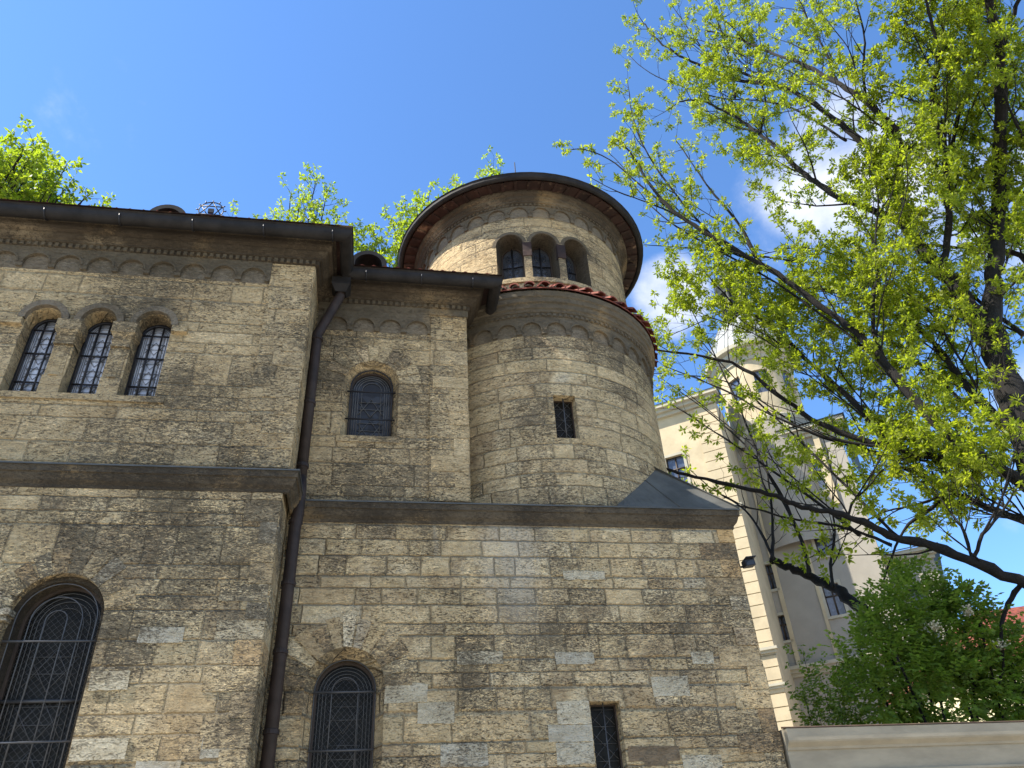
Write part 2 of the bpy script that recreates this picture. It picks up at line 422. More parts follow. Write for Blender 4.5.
def voussoirs(mb, c, r0, r1, zs, mp, n=11, proud=.008, a0=0, a1=PI, jit=.06):
    for i in range(n):
        A = a0+(a1-a0)*i/n+.02; B = a0+(a1-a0)*(i+1)/n-.02
        mb.cr = random.random(); R = r1*(1+random.uniform(-jit, jit)); pr = proud+random.uniform(0, .008)
        k = 4; inn = []; out = []
        for q in range(k+1):
            t = PI-(A+(B-A)*q/k)
            inn.append((c+r0*math.cos(t), zs+r0*math.sin(t))); out.append((c+R*math.cos(t), zs+R*math.sin(t)))
        for q in range(k):
            mb.face([mp(*inn[q], -pr), mp(*inn[q+1], -pr), mp(*out[q+1], -pr), mp(*out[q], -pr)])
            mb.face([mp(*out[q], -pr), mp(*out[q+1], -pr), mp(*out[q+1], .02), mp(*out[q], .02)])
            mb.face([mp(*inn[q+1], -pr), mp(*inn[q], -pr), mp(*inn[q], .02), mp(*inn[q+1], .02)])
        mb.face([mp(*inn[0], -pr), mp(*out[0], -pr), mp(*out[0], .02), mp(*inn[0], .02)])
        mb.face([mp(*out[k], -pr), mp(*inn[k], -pr), mp(*inn[k], .02), mp(*out[k], .02)])
def ublock(mb, u0, u1, z0, z1, d0, d1, mp, n=1):
    """block on a wall: from depth d0 (inside) to d1 (proud, negative)"""
    for i in range(n):
        a = u0+(u1-u0)*i/n; b = u0+(u1-u0)*(i+1)/n
        mb.face([mp(a, z0, d1), mp(b, z0, d1), mp(b, z1, d1), mp(a, z1, d1)])
        mb.face([mp(a, z1, d1), mp(b, z1, d1), mp(b, z1, d0), mp(a, z1, d0)])
        mb.face([mp(b, z0, d1), mp(a, z0, d1), mp(a, z0, d0), mp(b, z0, d0)])
    mb.face([mp(u0, z0, d0), mp(u0, z0, d1), mp(u0, z1, d1), mp(u0, z1, d0)])
    mb.face([mp(u1, z0, d1), mp(u1, z0, d0), mp(u1, z1, d0), mp(u1, z1, d1)])
def frieze(mb, u_list, pitch, zspr, ztop, mp, proud=.05, rr=.40, leg=.07):
    """slab with a row of small round arches cut out of its lower edge; u_list = arch centres"""
    r = pitch*rr
    def low(c, u): return zspr+math.sqrt(max(0, r*r-(u-c)**2))
    for c in u_list:
        xs = [c-pitch/2, c-r]+[c-r*math.cos(PI*i/12) for i in range(1, 12)]+[c+r, c+pitch/2]
        for i, (a, b) in enumerate(zip(xs, xs[1:])):
            la = zspr-leg if i == 0 or i == len(xs)-2 else low(c, a)
            lb = zspr-leg if i == 0 or i == len(xs)-2 else low(c, b)
            mb.face([mp(a, la, -proud), mp(b, lb, -proud), mp(b, ztop, -proud), mp(a, ztop, -proud)])
            mb.face([mp(b, lb, -proud), mp(a, la, -proud), mp(a, la, 0), mp(b, lb, 0)])
        for sx in (-1, 1):
            u = c+sx*r
            mb.face([mp(u, zspr-leg, -proud), mp(u, zspr, -proud), mp(u, zspr, 0), mp(u, zspr-leg, 0)])
        # thin raised rim following the arch
        for i in range(12):
            t0 = PI*i/12; t1 = PI*(i+1)/12
            for (ra, da), (rb, db) in (((r, -proud), (r, -proud-.014)), ((r, -proud-.014), (r*1.13, -proud-.014)), ((r*1.13, -proud-.014), (r*1.13, -proud))):
                mb.face([mp(c+ra*math.cos(t0), zspr+ra*math.sin(t0), da), mp(c+ra*math.cos(t1), zspr+ra*math.sin(t1), da),
                         mp(c+rb*math.cos(t1), zspr+rb*math.sin(t1), db), mp(c+rb*math.cos(t0), zspr+rb*math.sin(t0), db)])
def dentils(mb, u0, u1, z0, z1, step, w, mp, proud=.09, back=-.02):
    k = u0
    while k+w <= u1:
        ublock(mb, k, k+w, z0, z1, back, -proud, mp); k += step
# ================================================================== CEREMONIAL HALL
hall = empty('stone_hall', (0, 9.98, 0), 'weathered sandstone hall with round tower, arched windows and dark gutters', 'building')
WY, BY = 9.12, 9.98
mpW, mpWl, mpB, mpBl = plane(WY), plane(WY-.02), plane(BY), plane(BY-.02)
WX, WXl, MX, BX = -1.22, -1.27, 1.235, 5.15
mpD, mpU = cyl(2.35), cyl(2.17)
def side(mb, x, y0, y1, z0, z1, n=1):
    mb.face([(x, y0, z0), (x, y1, z0), (x, y1, z1), (x, y0, z1)], [(x+y0-WY, z0), (x+y1-WY, z0), (x+y1-WY, z1), (x+y0-WY, z1)])

# ---- openings
trip = [Op(c, .235, 7.52, 8.70) for c in (-4.77, -4.05, -3.325)]
big = [Op(c, .50, 2.2, 4.57) for c in (-4.77, -3.53)]
midw = Op(-.265, .42, 7.55, 8.52)
lowa = Op(-.36, .48, 2.1, 3.98)
slit1 = Op(2.885, .195, 2.45, 3.76, False)
slit2 = Op(.02, .185, 7.69, 8.50, False)
upw = [Op(c, .262, 11.22, 12.12) for c in (-.663, 0.0, .663)]

# ---- wing walls
mb = MB(); wall_strips(mb, -14, WX, 6.3, 10.3, trip, mpW)
for o in trip: ring_strip(mb, o.loop(), 0, o.loop(20, .0), .30, mpW)
side(mb, WX, WY, BY+.3, 6.3, 10.3)
side(mb, -14, WY, 16.5, 6.3, 10.3)
mb.build('upper_wing_wall', M['wing'], hall)
mb = MB(); wall_strips(mb, -14, WXl, -.2, 6.3, big, mpWl)
for o in big:
    ring_strip(mb, o.loop(), 0, o.loop(20, 0), .10, mpWl)
side(mb, WXl, WY-.02, BY+.3, -.2, 6.3); side(mb, -14, WY-.02, 16.5, -.2, 6.3)
mb.build('lower_wing_wall', M['wing_low'], hall)
mb = MB()
ublock(mb, -1.86, WX+.001, 6.5, 10.06, 0, -.035, mpW)
mb.build('corner_pilaster', M['wing'], hall)
# ---- middle wall + lower block
mb = MB(); wall_strips(mb, WX, MX, 6.3, 10.3, [midw], mpB)
ring_strip(mb, midw.loop(), 0, midw.loop(20, .085), .17, mpB)
side(mb, MX, BY, 11.0, 6.3, 10.3)
mb.build('upper_middle_wall', M['mid'], hall)
mb = MB(); ublock(mb, .64, MX+.001, 6.5, 9.93, 0, -.03, mpB); mb.build('corner_pilaster', M['mid'], hall)
mb = MB(); wall_strips(mb, WXl, BX, -.2, 6.3, [lowa, slit1], mpBl)
ring_strip(mb, lowa.loop(), 0, lowa.loop(20, .10), .20, mpBl)
ring_strip(mb, slit1.loop(), 0, slit1.loop(), .30, mpBl)
side(mb, BX, BY-.02, 16.5, -.2, 6.3)
mb.build('lower_block_wall', M['block'], hall)
mb = MB(); mb.face([(WXl, BY, 6.40), (BX, BY, 6.40), (BX, 16.5, 6.40), (WXl, 16.5, 6.40)])
mb.face([(-14, 16.5, -.2), (BX, 16.5, -.2), (BX, 16.5, 10.3), (-14, 16.5, 10.3)])
mb.build('rear_wall', M['wing_low'], hall)
# ---- drums
def drum(mb, r, z0, z1, ops, mp):
    wall_strips(mb, -PI*r, PI*r, z0, z1, ops, mp, du=PI*r/40)
mb = MB(); drum(mb, 2.35, 6.4, 10.4, [slit2], mpD); ring_strip(mb, slit2.loop(), 0, slit2.loop(), .28, mpD)
mb.build('lower_tower_drum', M['drum'], hall)
mb = MB(); drum(mb, 2.17, 10.9, 13.3, upw, mpU)
mb.build('upper_tower_drum', M['drum_up'], hall)
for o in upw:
    mb = MB(); ring_strip(mb, o.loop(), 0, o.loop(), .42, mpU); mb.build('shade_toned_reveal', M['string'], hall)  # darker stone colour paints the shade inside these recesses

# ---- string courses
SP = [(0, 6.14), (.03, 6.15), (.035, 6.19), (.075, 6.23), (.10, 6.285), (.105, 6.32), (.125, 6.325), (.125, 6.415), (0, 6.415)]
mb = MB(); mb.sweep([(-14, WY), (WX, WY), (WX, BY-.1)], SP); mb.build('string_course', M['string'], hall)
mb = MB(); mb.sweep([(WX+.1, BY), (BX, BY), (BX, 16.5)], SP); mb.build('string_course', M['string'], hall)
FP = [(.115, 6.414), (.142, 6.411), (.145, 6.43), (0, 6.50)]
mb = MB(); mb.sweep([(-14, WY), (WX, WY), (WX, BY-.1)], FP); mb.sweep([(WX+.1, BY), (BX, BY), (BX, 16.5)], FP)
mb.build('lead_flashing', M['leadsheet'], hall)

# ---- arched friezes and cornices
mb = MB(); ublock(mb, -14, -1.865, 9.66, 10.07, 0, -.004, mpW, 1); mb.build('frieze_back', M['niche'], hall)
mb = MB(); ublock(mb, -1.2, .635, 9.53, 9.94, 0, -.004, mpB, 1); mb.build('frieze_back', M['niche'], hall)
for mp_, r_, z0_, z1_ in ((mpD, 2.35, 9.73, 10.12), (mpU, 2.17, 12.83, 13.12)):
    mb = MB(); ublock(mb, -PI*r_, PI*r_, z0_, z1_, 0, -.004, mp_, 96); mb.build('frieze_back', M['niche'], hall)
mb = MB()
cs = [-2.11-.4345*i for i in range(28)]
frieze(mb, cs, .4345, 9.755, 10.07, mpW, .045)
mb.face([mpW(-1.893, 9.69, -.045), mpW(-1.86, 9.69, -.045), mpW(-1.86, 10.07, -.045), mpW(-1.893, 10.07, -.045)])
dentils(mb, -14, WX+.04, 10.075, 10.14, .095, .052, mpW, .085)
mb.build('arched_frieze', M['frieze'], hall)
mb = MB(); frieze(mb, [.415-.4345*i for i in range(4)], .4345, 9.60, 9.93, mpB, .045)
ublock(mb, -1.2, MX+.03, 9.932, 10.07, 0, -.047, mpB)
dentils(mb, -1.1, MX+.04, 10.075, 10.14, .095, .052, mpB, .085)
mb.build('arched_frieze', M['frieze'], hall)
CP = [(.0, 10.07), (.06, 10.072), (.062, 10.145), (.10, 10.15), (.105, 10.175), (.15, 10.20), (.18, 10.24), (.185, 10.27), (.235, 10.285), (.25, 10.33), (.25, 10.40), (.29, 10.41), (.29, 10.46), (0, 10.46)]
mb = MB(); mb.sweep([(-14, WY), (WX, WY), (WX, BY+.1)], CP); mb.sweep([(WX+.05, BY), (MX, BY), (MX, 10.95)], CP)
mb.build('eaves_cornice', M['soot_shade'], hall)
cir = lambda r, n=72: [(TX+r*math.sin(2*PI*i/n), TY-r*math.cos(2*PI*i/n)) for i in range(n+1)]
mb = MB()
p = 2*PI*2.35/35; frieze(mb, [p*(i-17) for i in range(35)], p, 9.82, 10.12, mpD, .04)
dentils(mb, -PI*2.35, PI*2.35, 10.125, 10.18, .098, .05, mpD, .075)
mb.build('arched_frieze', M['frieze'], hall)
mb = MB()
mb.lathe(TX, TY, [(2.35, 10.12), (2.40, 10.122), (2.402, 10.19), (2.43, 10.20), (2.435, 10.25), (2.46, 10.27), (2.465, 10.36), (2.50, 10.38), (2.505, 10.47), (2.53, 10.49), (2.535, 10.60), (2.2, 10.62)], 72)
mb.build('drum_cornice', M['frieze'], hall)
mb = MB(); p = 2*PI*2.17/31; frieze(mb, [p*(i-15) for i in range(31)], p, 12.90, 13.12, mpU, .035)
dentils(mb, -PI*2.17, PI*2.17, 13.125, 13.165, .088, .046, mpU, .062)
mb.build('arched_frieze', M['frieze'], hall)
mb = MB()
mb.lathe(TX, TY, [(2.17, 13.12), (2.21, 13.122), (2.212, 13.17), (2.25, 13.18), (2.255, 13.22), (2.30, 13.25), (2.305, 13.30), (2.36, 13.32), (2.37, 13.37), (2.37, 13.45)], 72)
mb.build('drum_cornice', M['soot_shade'], hall)
mb = MB(); mb.lathe(TX, TY, [(2.30, 13.415), (2.60, 13.40)], 72)
for i in range(60):
    a = 2*PI*i/60; er = Vector((math.sin(a), -math.cos(a), 0)); et = Vector((math.cos(a), math.sin(a), 0))
    mb.obox(Vector((TX, TY, 13.395))+er*2.49, er*.10, et*.028, (0, 0, .022))
mb.build('wooden_soffit', M['wood'], hall)
mb = MB(); mb.lathe(TX, TY, [(2.61, 13.46), (2.615, 13.41), (2.635, 13.38), (2.665, 13.37), (2.70, 13.385), (2.72, 13.41), (2.725, 13.47), (2.745, 13.49), (2.72, 13.50), (2.60, 13.50)], 72, smooth=False)
mb.build('tower_gutter', M['gutter'], hall)
mb = MB(); mb.lathe(TX, TY, [(2.70, 13.49), (1.4, 14.15), (0.0, 14.75)], 48)
roof3 = mb.build('tower_roof', M['tile'], hall)
mb = MB(); mb.tube([(TX+.06, TY, 14.6), (TX+.06, TY, 17.15)], [.018, .012], 5); mb.lathe(TX+.06, TY, [(0, 14.9), (.06, 14.85), (.07, 14.78), (.04, 14.7)], 10)
mb.build('lightning_rod', M['gutter'], roof3)

# ---- tile skirt round the drum
mb = MB()
mb.lathe(TX, TY, [(2.56, 10.63), (2.56, 10.66), (2.17, 10.98), (2.165, 11.02)], 72)
n = 60
for i in range(n):
    a = 2*PI*(i+.35)/n; er = Vector((math.sin(a), -math.cos(a), 0)); et = Vector((math.cos(a), math.sin(a), 0))
    C0 = Vector((TX, TY, 0)); jz = random.uniform(-.008, .008); jr = random.uniform(-.012, .018)
    for seg in range(2):
        ra, za = (2.62+jr, 10.655+jz) if seg == 0 else (2.39, 10.83+.0)
        rb, zb = (2.37, 10.835) if seg == 0 else (2.18, 11.0)
        w0, w1 = (.094, .075)
        prev = None
        for k in range(7):
            t = PI*k/6
            A = C0+er*ra+et*(w0*math.cos(t))+Vector((0, 0, za+w0*.85*math.sin(t)))
            B = C0+er*rb+et*(w1*math.cos(t))+Vector((0, 0, zb+w1*.85*math.sin(t)))
            A2 = C0+er*ra+et*(w0*.72*math.cos(t))+Vector((0, 0, za+w0*.60*math.sin(t)))
            if prev:
                mb.face([prev[0], A, B, prev[1]]); mb.face([prev[0], A, A2, prev[2]])
            prev = (A, B, A2)
mb.build('tile_skirt_roof', M['tile'], hall)

# ---- sheet-metal cap over the square corner
mb = MB(); ZA = 7.56; ax, ay = TX+2.35*math.sin(PI/4), TY-2.35*math.cos(PI/4)
cx_, cy_, ez = BX+.135, BY-.135, 6.436
N = 18
for i in range(N):
    P = []
    for j in (i, i+1):
        a = rad(17.5+27.5*j/N); z = 6.62+.0348*27.5*j/N
        P.append(((3.38+(cx_-3.38)*j/N, cy_, ez), (TX+2.352*math.sin(a), TY-2.352*math.cos(a), z)))
    mb.face([P[0][0], P[1][0], P[1][1], P[0][1]])
    def mir(q): dx, dy = q[0]-cx_, q[1]-cy_; return (cx_-dy, cy_-dx, q[2])
    mb.face([mir(P[0][1]), mir(P[1][1]), mir(P[1][0]), mir(P[0][0])])
mb.tube([(cx_, cy_, ez+.01), (ax, ay, ZA+.01)], .018, 6)
a = rad(34); mb.tube([(4.35, cy_+.005, ez+.012), (TX+2.352*math.sin(a), TY-2.352*math.cos(a), 6.62+.0348*16.5+.01)], .010, 5)
mb.build('corner_cap_roof', M['slate'], hall)

# ---- gutters
def gutter_prof(o, z, r):
    L = [(o+r*math.cos(PI+PI*i/10), z+r*1.05*math.sin(PI+PI*i/10)) for i in range(11)]
    return L+[(o+r, z+.05), (o+r+.02, z+.065), (o+r, z+.075), (o+r-.02, z+.05), (o-r+.01, z+.05), (o-r, z+.06)]
gp = gutter_prof(.45, 10.36, .095)
mb = MB(); mb.sweep([(-14, WY), (WX, WY), (WX, BY-.40)], gp)
g1 = mb.build('eaves_gutter', M['gutter'], hall)
mb = MB(); mb.sweep([(WX+.40, BY), (MX, BY), (MX, 10.9)], gutter_prof(.47, 10.35, .092))
g2 = mb.build('eaves_gutter', M['gutter'], hall)
for par, xs, yy, zz in ((g1, [-13.2+1.02*i for i in range(13)], WY-.45, 10.36), (g2, [-.45, .45, 1.3], BY-.47, 10.35)):
    for x in xs:
        mb = MB()
        P = [(x, yy+.101*math.cos(PI+PI*i/10), zz+.106*math.sin(PI+PI*i/10)) for i in range(11)]
        mb.tube(P, .012, 4)
        mb.build('gutter_bracket', M['iron'], par)
# soffit boards and roofs
mb = MB(); mb.sweep([(-14, WY), (WX, WY), (WX, BY)], [(.2, 10.455), (.56, 10.47)]); mb.sweep([(WX, BY), (MX, BY), (MX, 11)], [(.2, 10.458), (.56, 10.473)])
mb.build('wooden_soffit', M['wood'], hall)
mb = MB()
ry, rz = 12.9, 12.7
mb.face([(-14.5, WY-.44, 10.475), (WX+.44, WY-.44, 10.475), (WX-2.6, ry, rz), (-14.5, ry, rz)])
mb.face([(WX+.44, WY-.44, 10.475), (WX+.44, 16.9, 10.475), (WX-2.6, ry, rz)])
mb.face([(WX+.44, 16.9, 10.475), (-14.5, 16.9, 10.475), (-14.5, ry, rz), (WX-2.6, ry, rz)])
mb.face([(WX-.5, BY-.44, 10.48), (MX+.46, BY-.44, 10.48), (MX-.8, 13.4, 12.3), (WX-1.5, 13.4, 12.3)])
mb.face([(MX+.46, BY-.44, 10.48), (MX+.46, 16.9, 10.48), (MX-.8, 13.4, 12.3)])
mb.face([(MX+.46, 16.9, 10.48), (WX-.5, 16.9, 10.48), (WX-1.5, 13.4, 12.3), (MX-.8, 13.4, 12.3)])
# barrel tile ends along the eaves
def eave_tiles(x0, x1, y, z, up):
    k = x0
    while k < x1:
        j = random.uniform(-.01, .012)
        mb.tube([(k, y-.03+j, z+j), (k+j, y+.6, z+.6*up+.02)], [.062, .055], 8); k += .19
eave_tiles(-14, WX+.36, WY-.44, 10.49, .577)
eave_tiles(WX+.5, MX+.44, BY-.44, 10.50, .53)
roof = mb.build('tiled_roof', M['tile'], hall)
# round-topped vents on the roofs
def dormer(x, y, zs, r, lab):
    mb = MB()
    for k in range(14):
        t0, t1 = PI*k/14, PI*(k+1)/14
        c = lambda t, q, yy: (x+q*math.cos(t), yy, zs+q*math.sin(t))
        mb.face([c(t0, r, y), c(t1, r, y), c(t1, r, y+1.5), c(t0, r, y+1.5)])
        mb.face([c(t0, r, y), c(t1, r, y), c(t1, r*.74, y), c(t0, r*.74, y)])
        mb.face([c(t0, r*.74, y), c(t1, r*.74, y), c(t1, r*.74, y+.5), c(t0, r*.74, y+.5)])
    for sx in (-1, 1):
        mb.box(min(x+sx*r*.74, x+sx*r), max(x+sx*r*.74, x+sx*r), y, y+1.5, zs-.9, zs)
    d = mb.build('roof_vent', M['gutter'], hall, label=lab)
    mb = MB(); L = [(x+r*.74*math.cos(PI*k/14), y+.4, zs+r*.74*math.sin(PI*k/14)) for k in range(15)]
    mb.face([(x+r*.74, y+.4, zs-.9)]+L+[(x-r*.74, y+.4, zs-.9)]); mb.build('vent_opening', M['dark'], d)
dormer(-3.84, 9.75, 11.55, .33, None)
dormer(-.47, 10.40, 11.44, .33, None)
# wheel-shaped roof finial with six-pointed star
mb = MB(); sx_, sy_, sz_ = -3.40, 10.5, 12.60
R1 = .215
ring = [(sx_+R1*math.cos(2*PI*i/24), sy_, sz_+R1*math.sin(2*PI*i/24)) for i in range(24)]
mb.tube(ring, .011, 5, closed=True)
for k in range(2):
    T = [(sx_+R1*math.cos(PI/2+k*PI+2*PI*i/3), sy_, sz_+R1*math.sin(PI/2+k*PI+2*PI*i/3)) for i in range(3)]
    for i in range(3): mb.tube([T[i], T[(i+1) % 3]], .011, 5)
for i in range(12):
    a = 2*PI*i/12+PI/2
    mb.tube([(sx_+R1*math.cos(a), sy_, sz_+R1*math.sin(a)), (sx_+R1*1.24*math.cos(a), sy_, sz_+R1*1.24*math.sin(a))], .011, 4)
mb.tube([(sx_, sy_, sz_-R1), (sx_, sy_, 11.3)], .02, 6)
mb.obox((sx_, sy_, sz_-.02), (.05, 0, 0), (0, .02, 0), (0, 0, .05))
mb.build('star_finial', M['iron'], roof)

# ---- rainwater pipe
mb = MB()
px, py = -1.145, 9.76
mb.tube([(-.84, 9.62, 10.22), (-.84, 9.64, 10.02), (-.86, 9.66, 9.94), (px-.01, py, 9.22), (px, py, 9.08), (px, py, 6.7)], .078, 14)
mb.tube([(px, py, 6.72), (px+.02, py-.03, 6.5), (px+.02, py-.03, 6.15), (px, py, 5.95), (px, py, .1)], .080, 14)
pipe = mb.build('drainpipe', M['pipe'], hall)
mb = MB()
for z in (9.15, 7.95, 6.9, 6.05, 5.2, 4.35, 3.45, 2.3, 1.1):
    mb = MB(); mb.lathe(px, py, [(.078, z-.03), (.093, z-.025), (.093, z+.025), (.078, z+.03)], 14); mb.build('pipe_collar', M['pipe'], pipe)
mb = MB()
for z, w in ((10.26, .15), (10.12, .13), (10.02, .085)): pass
for (r0, z0), (r1, z1) in (((.085, 9.98), (.16, 10.10)), ((.16, 10.10), (.16, 10.24))):
    for i in range(4):
        a0, a1 = PI/4+i*PI/2, PI/4+(i+1)*PI/2
        f = lambda a, r, z: (-.84+r*1.3*math.cos(a), 9.62+r*1.3*math.sin(a), z)
        mb.face([f(a0, r0, z0), f(a1, r0, z0), f(a1, r1, z1), f(a0, r1, z1)])
mb.build('rainwater_hopper', M['gutter'], pipe)

# ================================================================== windows
def glazing(op, mp, inset, d, kind, glassm, parent=None, frame_w=.035, label=None):
    """window part: frame; sub-parts glass_pane, lead_tracery, iron_grille"""
    mb = MB(); L0 = op.loop(20, inset); L1 = op.loop(20, inset+frame_w, frame_w)
    ring_strip(mb, L0, d-.03, L1, d-.03, mp); ring_strip(mb, L1, d-.03, L1, d+.02, mp)
    ring_strip(mb, op.loop(20, inset), d-.03, op.loop(20, inset), d+.03, mp)
    w = mb.build('window', M['frame'] if kind != 'pale' else M['iron'], hall, label=label)
    mb = MB(); pane_fill(mb, op, inset, d, mp); mb.build('glass_pane', glassm, w)
    c, r, zb, zs = op.c, op.hw-inset-frame_w, op.zb+frame_w, op.zs
    mb = MB(); dd = d-.012; kw = 1.6 if kind == 'mid' else 1.0
    if kind in ('big', 'low'):
        W_, H_ = 2*r, zs+r*.6-zb; st = .075
        for sg in (-1, 1):
            k = -H_
            while k < W_:
                a0 = max(0, k); a1 = min(W_, k+H_)
                if a1-a0 > .03:
                    X = lambda a: c-r+a if sg > 0 else c+r-a
                    bar(mb, [(X(a0), zb+a0-k), (X(a1), zb+a1-k)], mp, d-.006, .0020)
                k += st
    if op.arch:
        for q in (.92, .80, .68): bar(mb, arc(c, r*q, zs, zb+.02, 16), mp, dd, .0048*kw)
        for q in (.5,): bar(mb, arc(c, r*q, zs, zb+.02, 10), mp, dd, .0036*kw)
        z = zb+.1; k = 0
        step = r*.95
        while z+step < zs+r*.3:
            h = r*.62; s3 = step*.5
            for (a0, b0), (a1, b1) in (((-h, 0), (0, step)), ((0, step), (h, 0)), ((-h, step*.33), (h, step*.33)), ((-h, step*.8), (0, -.15*step)), ((0, -.15*step), (h, step*.8)), ((-h, step*.8), (h, step*.8))):
                if z+b0 > zb and z+b1 > zb: bar(mb, [(c+a0, z+b0), (c+a1, z+b1)], mp, dd, .0040*kw)
            z += step*1.35
    else:
        z = zb+.05
        while z < zs-.1:
            for (a0, b0), (a1, b1) in (((-r, 0), (0, .16)), ((0, .16), (r, 0)), ((-r, .12), (0, -.04)), ((0, -.04), (r, .12)), ((-r, .18), (r, .18))):
                bar(mb, [(c+a0*.9, z+b0), (c+a1*.9, z+b1)], mp, dd, .0038)
            z += .2
    mb.build('lead_tracery', M['lead'], w)
    mb = MB(); dg = d-.10
    if kind == 'pale':
        for x in (-.33, .33): bar(mb, [(c+x*r, zb), (c+x*r, zs+r*.8)], mp, d-.045, .014)
        for z in (zb+.26, zb+.74, zs+.0): bar(mb, [(c-r, z), (c+r, z)], mp, d-.05, .015)
        bar(mb, arc(c, r*.98, zs, zb), mp, d-.04, .014)
    elif kind == 'big':
        for q in (.98, .62, .26): bar(mb, arc(c, (op.hw-.07)*q, zs-.02, zb, 18), mp, .07, .007)
        for z in (3.30, 4.32): bar(mb, [(c-op.hw+.02, z), (c+op.hw-.02, z)], mp, .06, .012)
        for z in (2.9, 3.75): bar(mb, [(c-r, z), (c+r, z)], mp, d-.04, .02)
    elif kind == 'low':
        for q in (.98, .42): bar(mb, arc(c, (op.hw-.10)*q, zs, zb, 18), mp, .19, .008)
        for z in (3.30, 3.96): bar(mb, [(c-op.hw+.1, z), (c+op.hw-.1, z)], mp, .16, .014)
    elif kind == 'mid':
        bar(mb, arc(c, op.hw-.10, zs, zb, 18), mp, .12, .012)
        for z in (7.90, 8.40): bar(mb, [(c-op.hw+.05, z), (c+op.hw-.05, z)], mp, .08, .014)
    elif kind == 'slit':
        bar(mb, [(c, op.zb), (c, op.zs)], mp, .10, .010)
    elif kind == 'up':
        bar(mb, [(c, zb), (c, zs+r)], mp, d-.03, .016); bar(mb, [(c-r, zs-.25), (c+r, zs-.25)], mp, d-.03, .014)
    mb.build('iron_grille', M['iron_g'] if kind in ('big', 'low', 'slit') else M['iron'], w)
    return w
for o in trip:
    glazing(o, mpW, .0, .25, 'pale', M['glass_p'])
for o in big:
    # stepped inner order
    glazing(o, mpWl, .055, .34, 'big', M['glass_d'])
glazing(midw, mpB, .085, .24, 'mid', M['glass_m'])
glazing(lowa, mpBl, .10, .34, 'low', M['glass_d'])
glazing(slit1, mpBl, .0, .22, 'slit', M['glass_d'], frame_w=.02)
glazing(slit2, mpD, .0, .20, 'slit', M['glass_d'], frame_w=.02)
for o in upw: glazing(o, mpU, .0, .40, 'up', M['glass_u'], frame_w=.03)
# inner orders (stone steps) of the deep windows
mb = MB()
for o in big:
    L0, L1 = o.loop(20, 0), o.loop(20, .055)
    ring_strip(mb, L0, .10, L1, .10, mpWl, False); ring_strip(mb, L1, .10, L1, .34, mpWl, False)
mb.build('arch_step', M['string'], hall)
mb = MB()
ring_strip(mb, midw.loop(20, .085), .17, midw.loop(20, .085), .26, mpB, False)
mb.build('inner_reveal', M['trim'], hall)
mb = MB(); ring_strip(mb, lowa.loop(20, .10), .20, lowa.loop(20, .10), .36, mpBl, False)
mb.build('inner_reveal', M['string'], hall)
# dark backs so no light leaks
for o, mp, d in [(t, mpW, .31) for t in trip]+[(t, mpWl, .4) for t in big]+[(midw, mpB, .3), (lowa, mpBl, .4), (slit1, mpBl, .31), (slit2, mpD, .3)]+[(t, mpU, .43) for t in upw]:
    mb = MB(); ublock(mb, o.c-o.hw-.1, o.c+o.hw+.1, o.zb-.1, o.zs+o.hw+.1, d+.3, d, mp); mb.build('dark_interior', M['dark'], hall)
# voussoirs
mb = MB(); voussoirs(mb, lowa.c, .482, .84, 3.98, mpBl, 13, .006); mb.build('arch_voussoirs', M['vous'], hall)
mb = MB(); voussoirs(mb, midw.c, .422, .74, 8.52, mpB, 11, .004); mb.build('arch_voussoirs', M['vous'], hall)
for o in big:
    mb = MB(); voussoirs(mb, o.c, .502, .80, 4.57, mpWl, 10, .004, PI*.05, PI*.95); mb.build('arch_voussoirs', M['vous'], hall)
# replaced stones and repairs, each cut a few millimetres proud of the old face
def patches(rects, mp, mat, name, n=1):
    for (a, b, z0, z1) in rects:
        mb = MB(); mb.cr = random.random(); q = random.uniform(.003, .012)
        k = 6; pts = []
        J = lambda: random.uniform(-.008, .008)
        low = [(a+(b-a)*i/k+J(), z0+J()) for i in range(k+1)]; hi = [(a+(b-a)*i/k+J(), z1+J()) for i in range(k+1)]
        for i in range(k):
            mb.face([mp(*low[i], -q), mp(*low[i+1], -q), mp(*hi[i+1], -q), mp(*hi[i], -q)])
        L_ = low+hi[::-1]
        for i in range(len(L_)): mb.face([mp(*L_[i], -q), mp(*L_[i-1], -q), mp(*L_[i-1], .01), mp(*L_[i], .01)])
        mb.build(name, mat, hall)
patches([(2.25, 2.68, 3.50, 3.77), (2.13, 2.68, 3.30, 3.49), (2.21, 2.68, 3.05, 3.29), (.12, .64, 3.79, 4.01), (.80, 1.37, 3.06, 3.31), (.53, .98, 3.54, 3.78), (2.29, 2.81, 4.22, 4.37), (3.54, 4.04, 3.80, 4.05),
         (4.15, 4.46, 4.20, 4.36), (1.01, 1.61, 4.23, 4.39), (2.50, 3.09, 5.35, 5.48), (3.79, 4.30, 2.86, 3.1)], mpBl, M['patch'], 'replaced_stone')
patches([(-3.02, -2.48, 3.10, 3.31), (-1.75, -1.90+.5, 3.09, 3.29), (-2.36, -1.93, 2.86, 3.08), (-2.61, -2.14, 4.27, 4.45), (-3.0, -2.61, 3.78, 3.98)], mpWl, M['patch'], 'replaced_stone')
patches([(3.11, 3.77, 3.05, 3.22), (3.3, 3.6, 3.0, 3.06)], mpBl, M['mortar'], 'mortar_repair')
